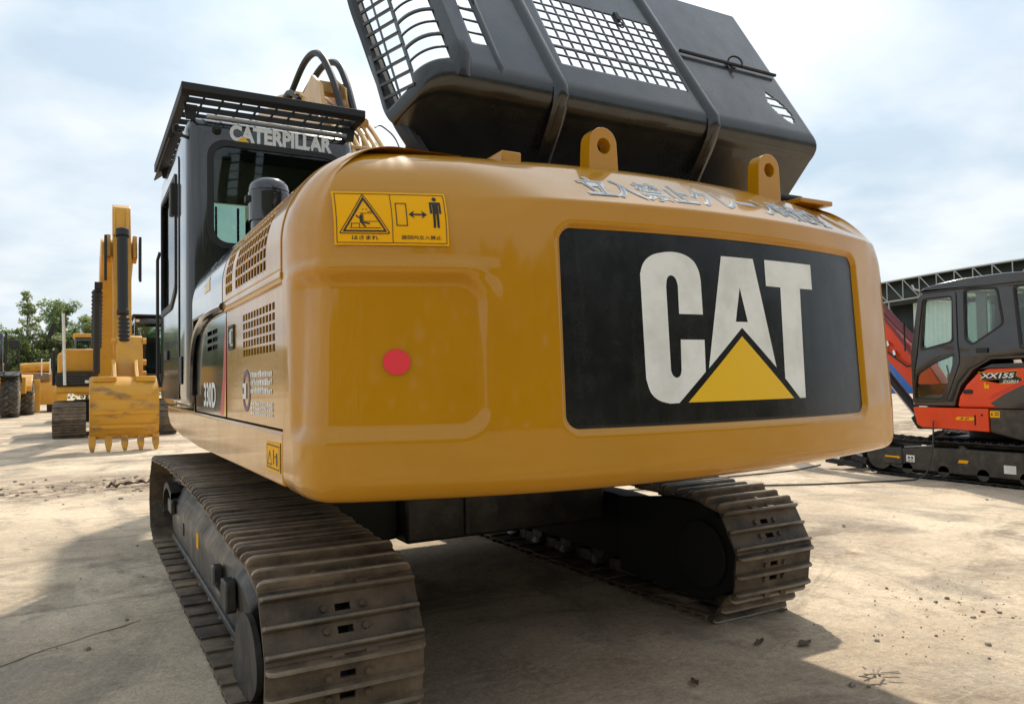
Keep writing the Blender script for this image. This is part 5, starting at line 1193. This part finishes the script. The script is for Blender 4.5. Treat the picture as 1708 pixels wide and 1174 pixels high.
me = bpy.data.meshes.new('undergrowth'); me.from_pydata([tuple(v) for v in vs], [], fs); me.materials.append(MATS['leaf_b']); hedge = link('undergrowth', me); hedge['kind'] = 'stuff'; tag(hedge, 'dense light green undergrowth below the trees at the edge of the yard', 'undergrowth')

# far wood behind the photographer, mirrored in the black plate and shading the rear
vs, fs = [], []; rr = random.Random(8)
for _ in range(9000):
    x = rr.uniform(-45, 60); y = -34+rr.gauss(0,1.2); top = 10.5+2.0*noise.noise(Vector((x*.15,9,0)))+1.2*noise.noise(Vector((x*.6,3,0))); p = Vector((x, y, top*rr.random()**.8))
    l = rr.uniform(.35,.8); a = Vector((rr.gauss(0,1), rr.gauss(0,1)*.5, rr.gauss(0,.8))).normalized(); b = a.cross(Vector((rr.gauss(0,.4), 1, rr.gauss(0,.4)))).normalized()
    o = len(vs); vs += [p-a*l, p+b*l*.6, p+a*l, p-b*l*.6]; fs.append((o,o+1,o+2,o+3))
me = bpy.data.meshes.new('far_wood'); me.from_pydata([tuple(v) for v in vs], [], fs); me.materials.append(MATS['leaf_c']); fw = link('far_wood', me); fw['kind'] = 'stuff'; tag(fw, 'dark wood at the far edge of the yard, seen only as a reflection in the black plate', 'wood')

# ------------------------------------------------------------ shed and blue container
SH = tag(empty('shed', (66, 25, 0)), 'wide open dark shed with a pale steel truss along its eaves behind the compact excavator', 'shed')
def ztop(y): return 9.85-.0016*(y-20)**2+.0
def zbot(y): return 8.05-.0015*(y-20)**2
ysd = [40-1.5*i for i in range(26)]
m_ = MB(); m_.grid([[(60.4, y, ztop(y)+.05), (63, y, ztop(y)+.25), (72, y, ztop(y)+1.2), (84, y, ztop(y)+.6)] for y in ysd]); part('roof', m_, 'shed_cloth', SH, solid=.06, recalc=False)
m_ = MB(); m_.grid([[(61.2, y, zbot(y)-.3), (61.2, y, ztop(y))] for y in ysd]); part('gable_net', m_, 'shed_cloth', SH, solid=.04, recalc=False)
m_ = MB(); m_.grid([[(62.5, y+.15*math.sin(y*9), 0.), (62.5, y, zbot(y)-.1)] for y in [40-.25*i for i in range(150)]]); part('side_curtain', m_, 'shed_cloth', SH, solid=.03, recalc=False)
m_ = MB()
pw = [(61.9 if (i//2) % 2 else 61.84, 29.3+i*.1) for i in range(66)]
m_.prism(pw+[(62.1, 35.8), (62.1, 29.3)], .2, 7.6, 'z'); part('sheet_wall', m_, 'sheet_pale', SH, angle=20)
m_ = MB(); m_.box(61.3, 84, 40, 40.1, 0, 9.2); part('end_wall', m_, 'shed_cloth', SH)
tr_ = MB(); tr_.tube([(60, y, ztop(y)) for y in ysd], .07, 6); part('truss_chord', tr_, 'shed_steel', SH)
tr_ = MB(); tr_.tube([(60, y, zbot(y)) for y in ysd], .07, 6); part('truss_chord', tr_, 'shed_steel', SH)
for i, y in enumerate(ysd[:-1]):
    m_ = MB(); m_.cyl((60,y,zbot(y)),(60,y,ztop(y)),.045,6); part('truss_web', m_, 'shed_steel', SH)
    ya, yb = (y, y-1.5) if i < 9 else (y-1.5, y)
    m_ = MB(); m_.cyl((60,ya,ztop(ya)),(60,yb,zbot(yb)),.04,6); part('truss_web', m_, 'shed_steel', SH)
    if i % 2 == 0:
        m_ = MB(); m_.cyl((60.2,y,0),(60.2,y,zbot(y)),.06 if i % 6 else .10,8); part('post', m_, 'shed_steel', SH)
BC = tag(empty('container', (47, 30, 0)), 'blue steel container seen between the big counterweight and the red boom', 'container')
m_ = MB(); 
pro = []
for i in range(48):
    y = 25.45+i*.12; pro.append((45.9 if (i//2) % 2 else 45.85, y))
m_.prism(pro+[(48.3,31.15),(48.3,25.45)], .15, 2.45, 'z'); part('wall', m_, 'blue_paint', BC, angle=20)
m_ = MB(); m_.box(45.8,48.35,25.4,31.2,2.45,2.6); part('roof', m_, 'blue_paint', BC, .03); m_ = MB(); m_.box(45.8,48.35,25.4,31.2,0,.15); part('base', m_, 'blue_paint', BC, .03)

# ------------------------------------------------------------ small things on the ground
def cable(pts, r, label):
    m_ = MB(); m_.tube(catmull(pts, 10), r, 6); return tag(part('cable', m_, 'cable'), label, 'cable')
cable([(7.62,.62,.78),(7.60,.63,.44),(7.60,.70,.14),(7.50,.78,.02),(7.2,.85,.012),(6.64,1.05,.012),(6.09,1.25,.012),(5.6,1.5,.012),(4.6,2.0,.012),(3.2,2.4,.012)], .011, 'thin cable hanging from the red skirt of the compact excavator and trailing over the ground')
cable([(5.2,2.45,.012),(6.14,2.4,.012),(6.97,2.38,.012),(7.5,2.5,.012),(7.9,2.62,.012)], .010, 'short thin cable on the ground behind the one from the red skirt, by the blade')
SP = [(4.12,-.66),(2.56,-2.17),(2.52,-2.43),(2.66,-2.51),(2.64,-2.6),(2.53,-2.52),(2.57,-2.78),(2.63,-2.84),(2.6,-2.93),(2.42,-2.81),(1.62,-2.76),(2.04,-3.1),(1.85,-3.21),(1.0,-3.07),(1.05,-3.12),(6.6,-.59),(-1.82,-.16),(-2.03,-.62),(-1.66,.94),(-1.63,2.19),(1.95,-2.88)]
def rock(bm_v, x, y, s, seed):
    rr = random.Random(seed); n = 7; v0 = len(bm_v.v)
    ring1 = [(x+s*math.cos(2*math.pi*i/n)*rr.uniform(.7,1.2), y+s*math.sin(2*math.pi*i/n)*rr.uniform(.6,1.0), .0) for i in range(n)]
    ring2 = [(x+(a-x)*.75, y+(b-y)*.75, s*rr.uniform(.4,.7)) for a, b, _ in ring1]
    bm_v.add(ring1+ring2+[(x, y, s*.75)], [(i, (i+1) % n, n+(i+1) % n, n+i) for i in range(n)]+[(n+i, n+(i+1) % n, 2*n) for i in range(n)])
g = MB()
rr = random.Random(77)
for i, (x, y) in enumerate(SP): rock(g, x, y, rr.uniform(.010,.022), i)
for i in range(1500):
    if i < 420: x = 2.55+rr.gauss(0,.55); y = -2.75+rr.gauss(0,.35)
    else: x = rr.uniform(-5,9); y = rr.uniform(-3.2,8)
    rock(g, x, y, (.0016+.006*rr.random()**3)*(1+max(0, y+1)*.10), 100+i)
for i in range(300): rock(g, -1.3-rr.random()**1.3*5.5, 7.0+rr.gauss(0,.7), .008+.03*rr.random()**3, 3000+i)
gr = part('gravel', g, 'stone'); gr['kind'] = 'stuff'; tag(gr, 'loose pebbles and grit scattered over the dusty concrete', 'gravel')
def scrap(x, y, rz, l, name, mt, label, cat, grp=None):
    rr = random.Random(int(x*1000)); m_ = MB(); rows = []
    for i in range(7):
        t = i/6; wv = l*.22*math.sin(math.pi*min(.98,max(.06,t)))*rr.uniform(.7,1.2)
        rows.append([(l*(t-.5), b*wv, .005+.010*abs(b)*rr.random()+.006*math.sin(t*6+b)**2) for b in (-1,-.4,0,.5,1)])
    m_.grid(rows); o = part(name, m_, mt, None, recalc=False); o.location = (x, y, 0); o.rotation_euler = (0,0,rz); tag(o, label, cat, grp); return o
LB = [('crumpled dark leaf lying in the shade behind the right track','a'),('flat dark leaf at the tip of the track shadow','b'),('small dark leaf close to the rear bottom of the right track','c'),('dark leaf in the deep shade left of the other fallen leaves','d')]
for (x, y, rz, l), (lb, _) in zip([(1.07,-2.46,.5,.11),(1.25,-2.60,.2,.12),(1.61,-2.15,.3,.09),(.41,-2.68,1.2,.08)], LB): scrap(x, y, rz, l, 'dry_leaf', 'dry_leaf', lb, 'leaf', 'fallen leaves')
m_ = MB()
rr = random.Random(5)
for i in range(9):
    a = Vector((1.16+rr.uniform(-.06,.06), -3.08+rr.uniform(-.04,.04), .006+.004*i)); m_.bar(a, a+Vector((rr.uniform(-.09,.09), rr.uniform(-.05,.05), .004)), .010, .003)
part_s = part('wood_scrap', m_, 'stone'); tag(part_s, 'pale splintered scrap on the ground at the bottom right', 'scrap')
m_ = MB(); tg = [(-1.75+.55*i/10, 6.55+.07*math.sin(i*1.9)+.015*i, .02+.05*abs(math.sin(i*1.7))) for i in range(11)]
m_.tube(tg, [.01+.02*abs(math.sin(i*2.1)) for i in range(11)], 6); tag(part('root_piece', m_, 'dry_leaf'), 'dark twisted piece of debris on the soil band left of the crawler track', 'debris')
bpy.context.view_layer.update()
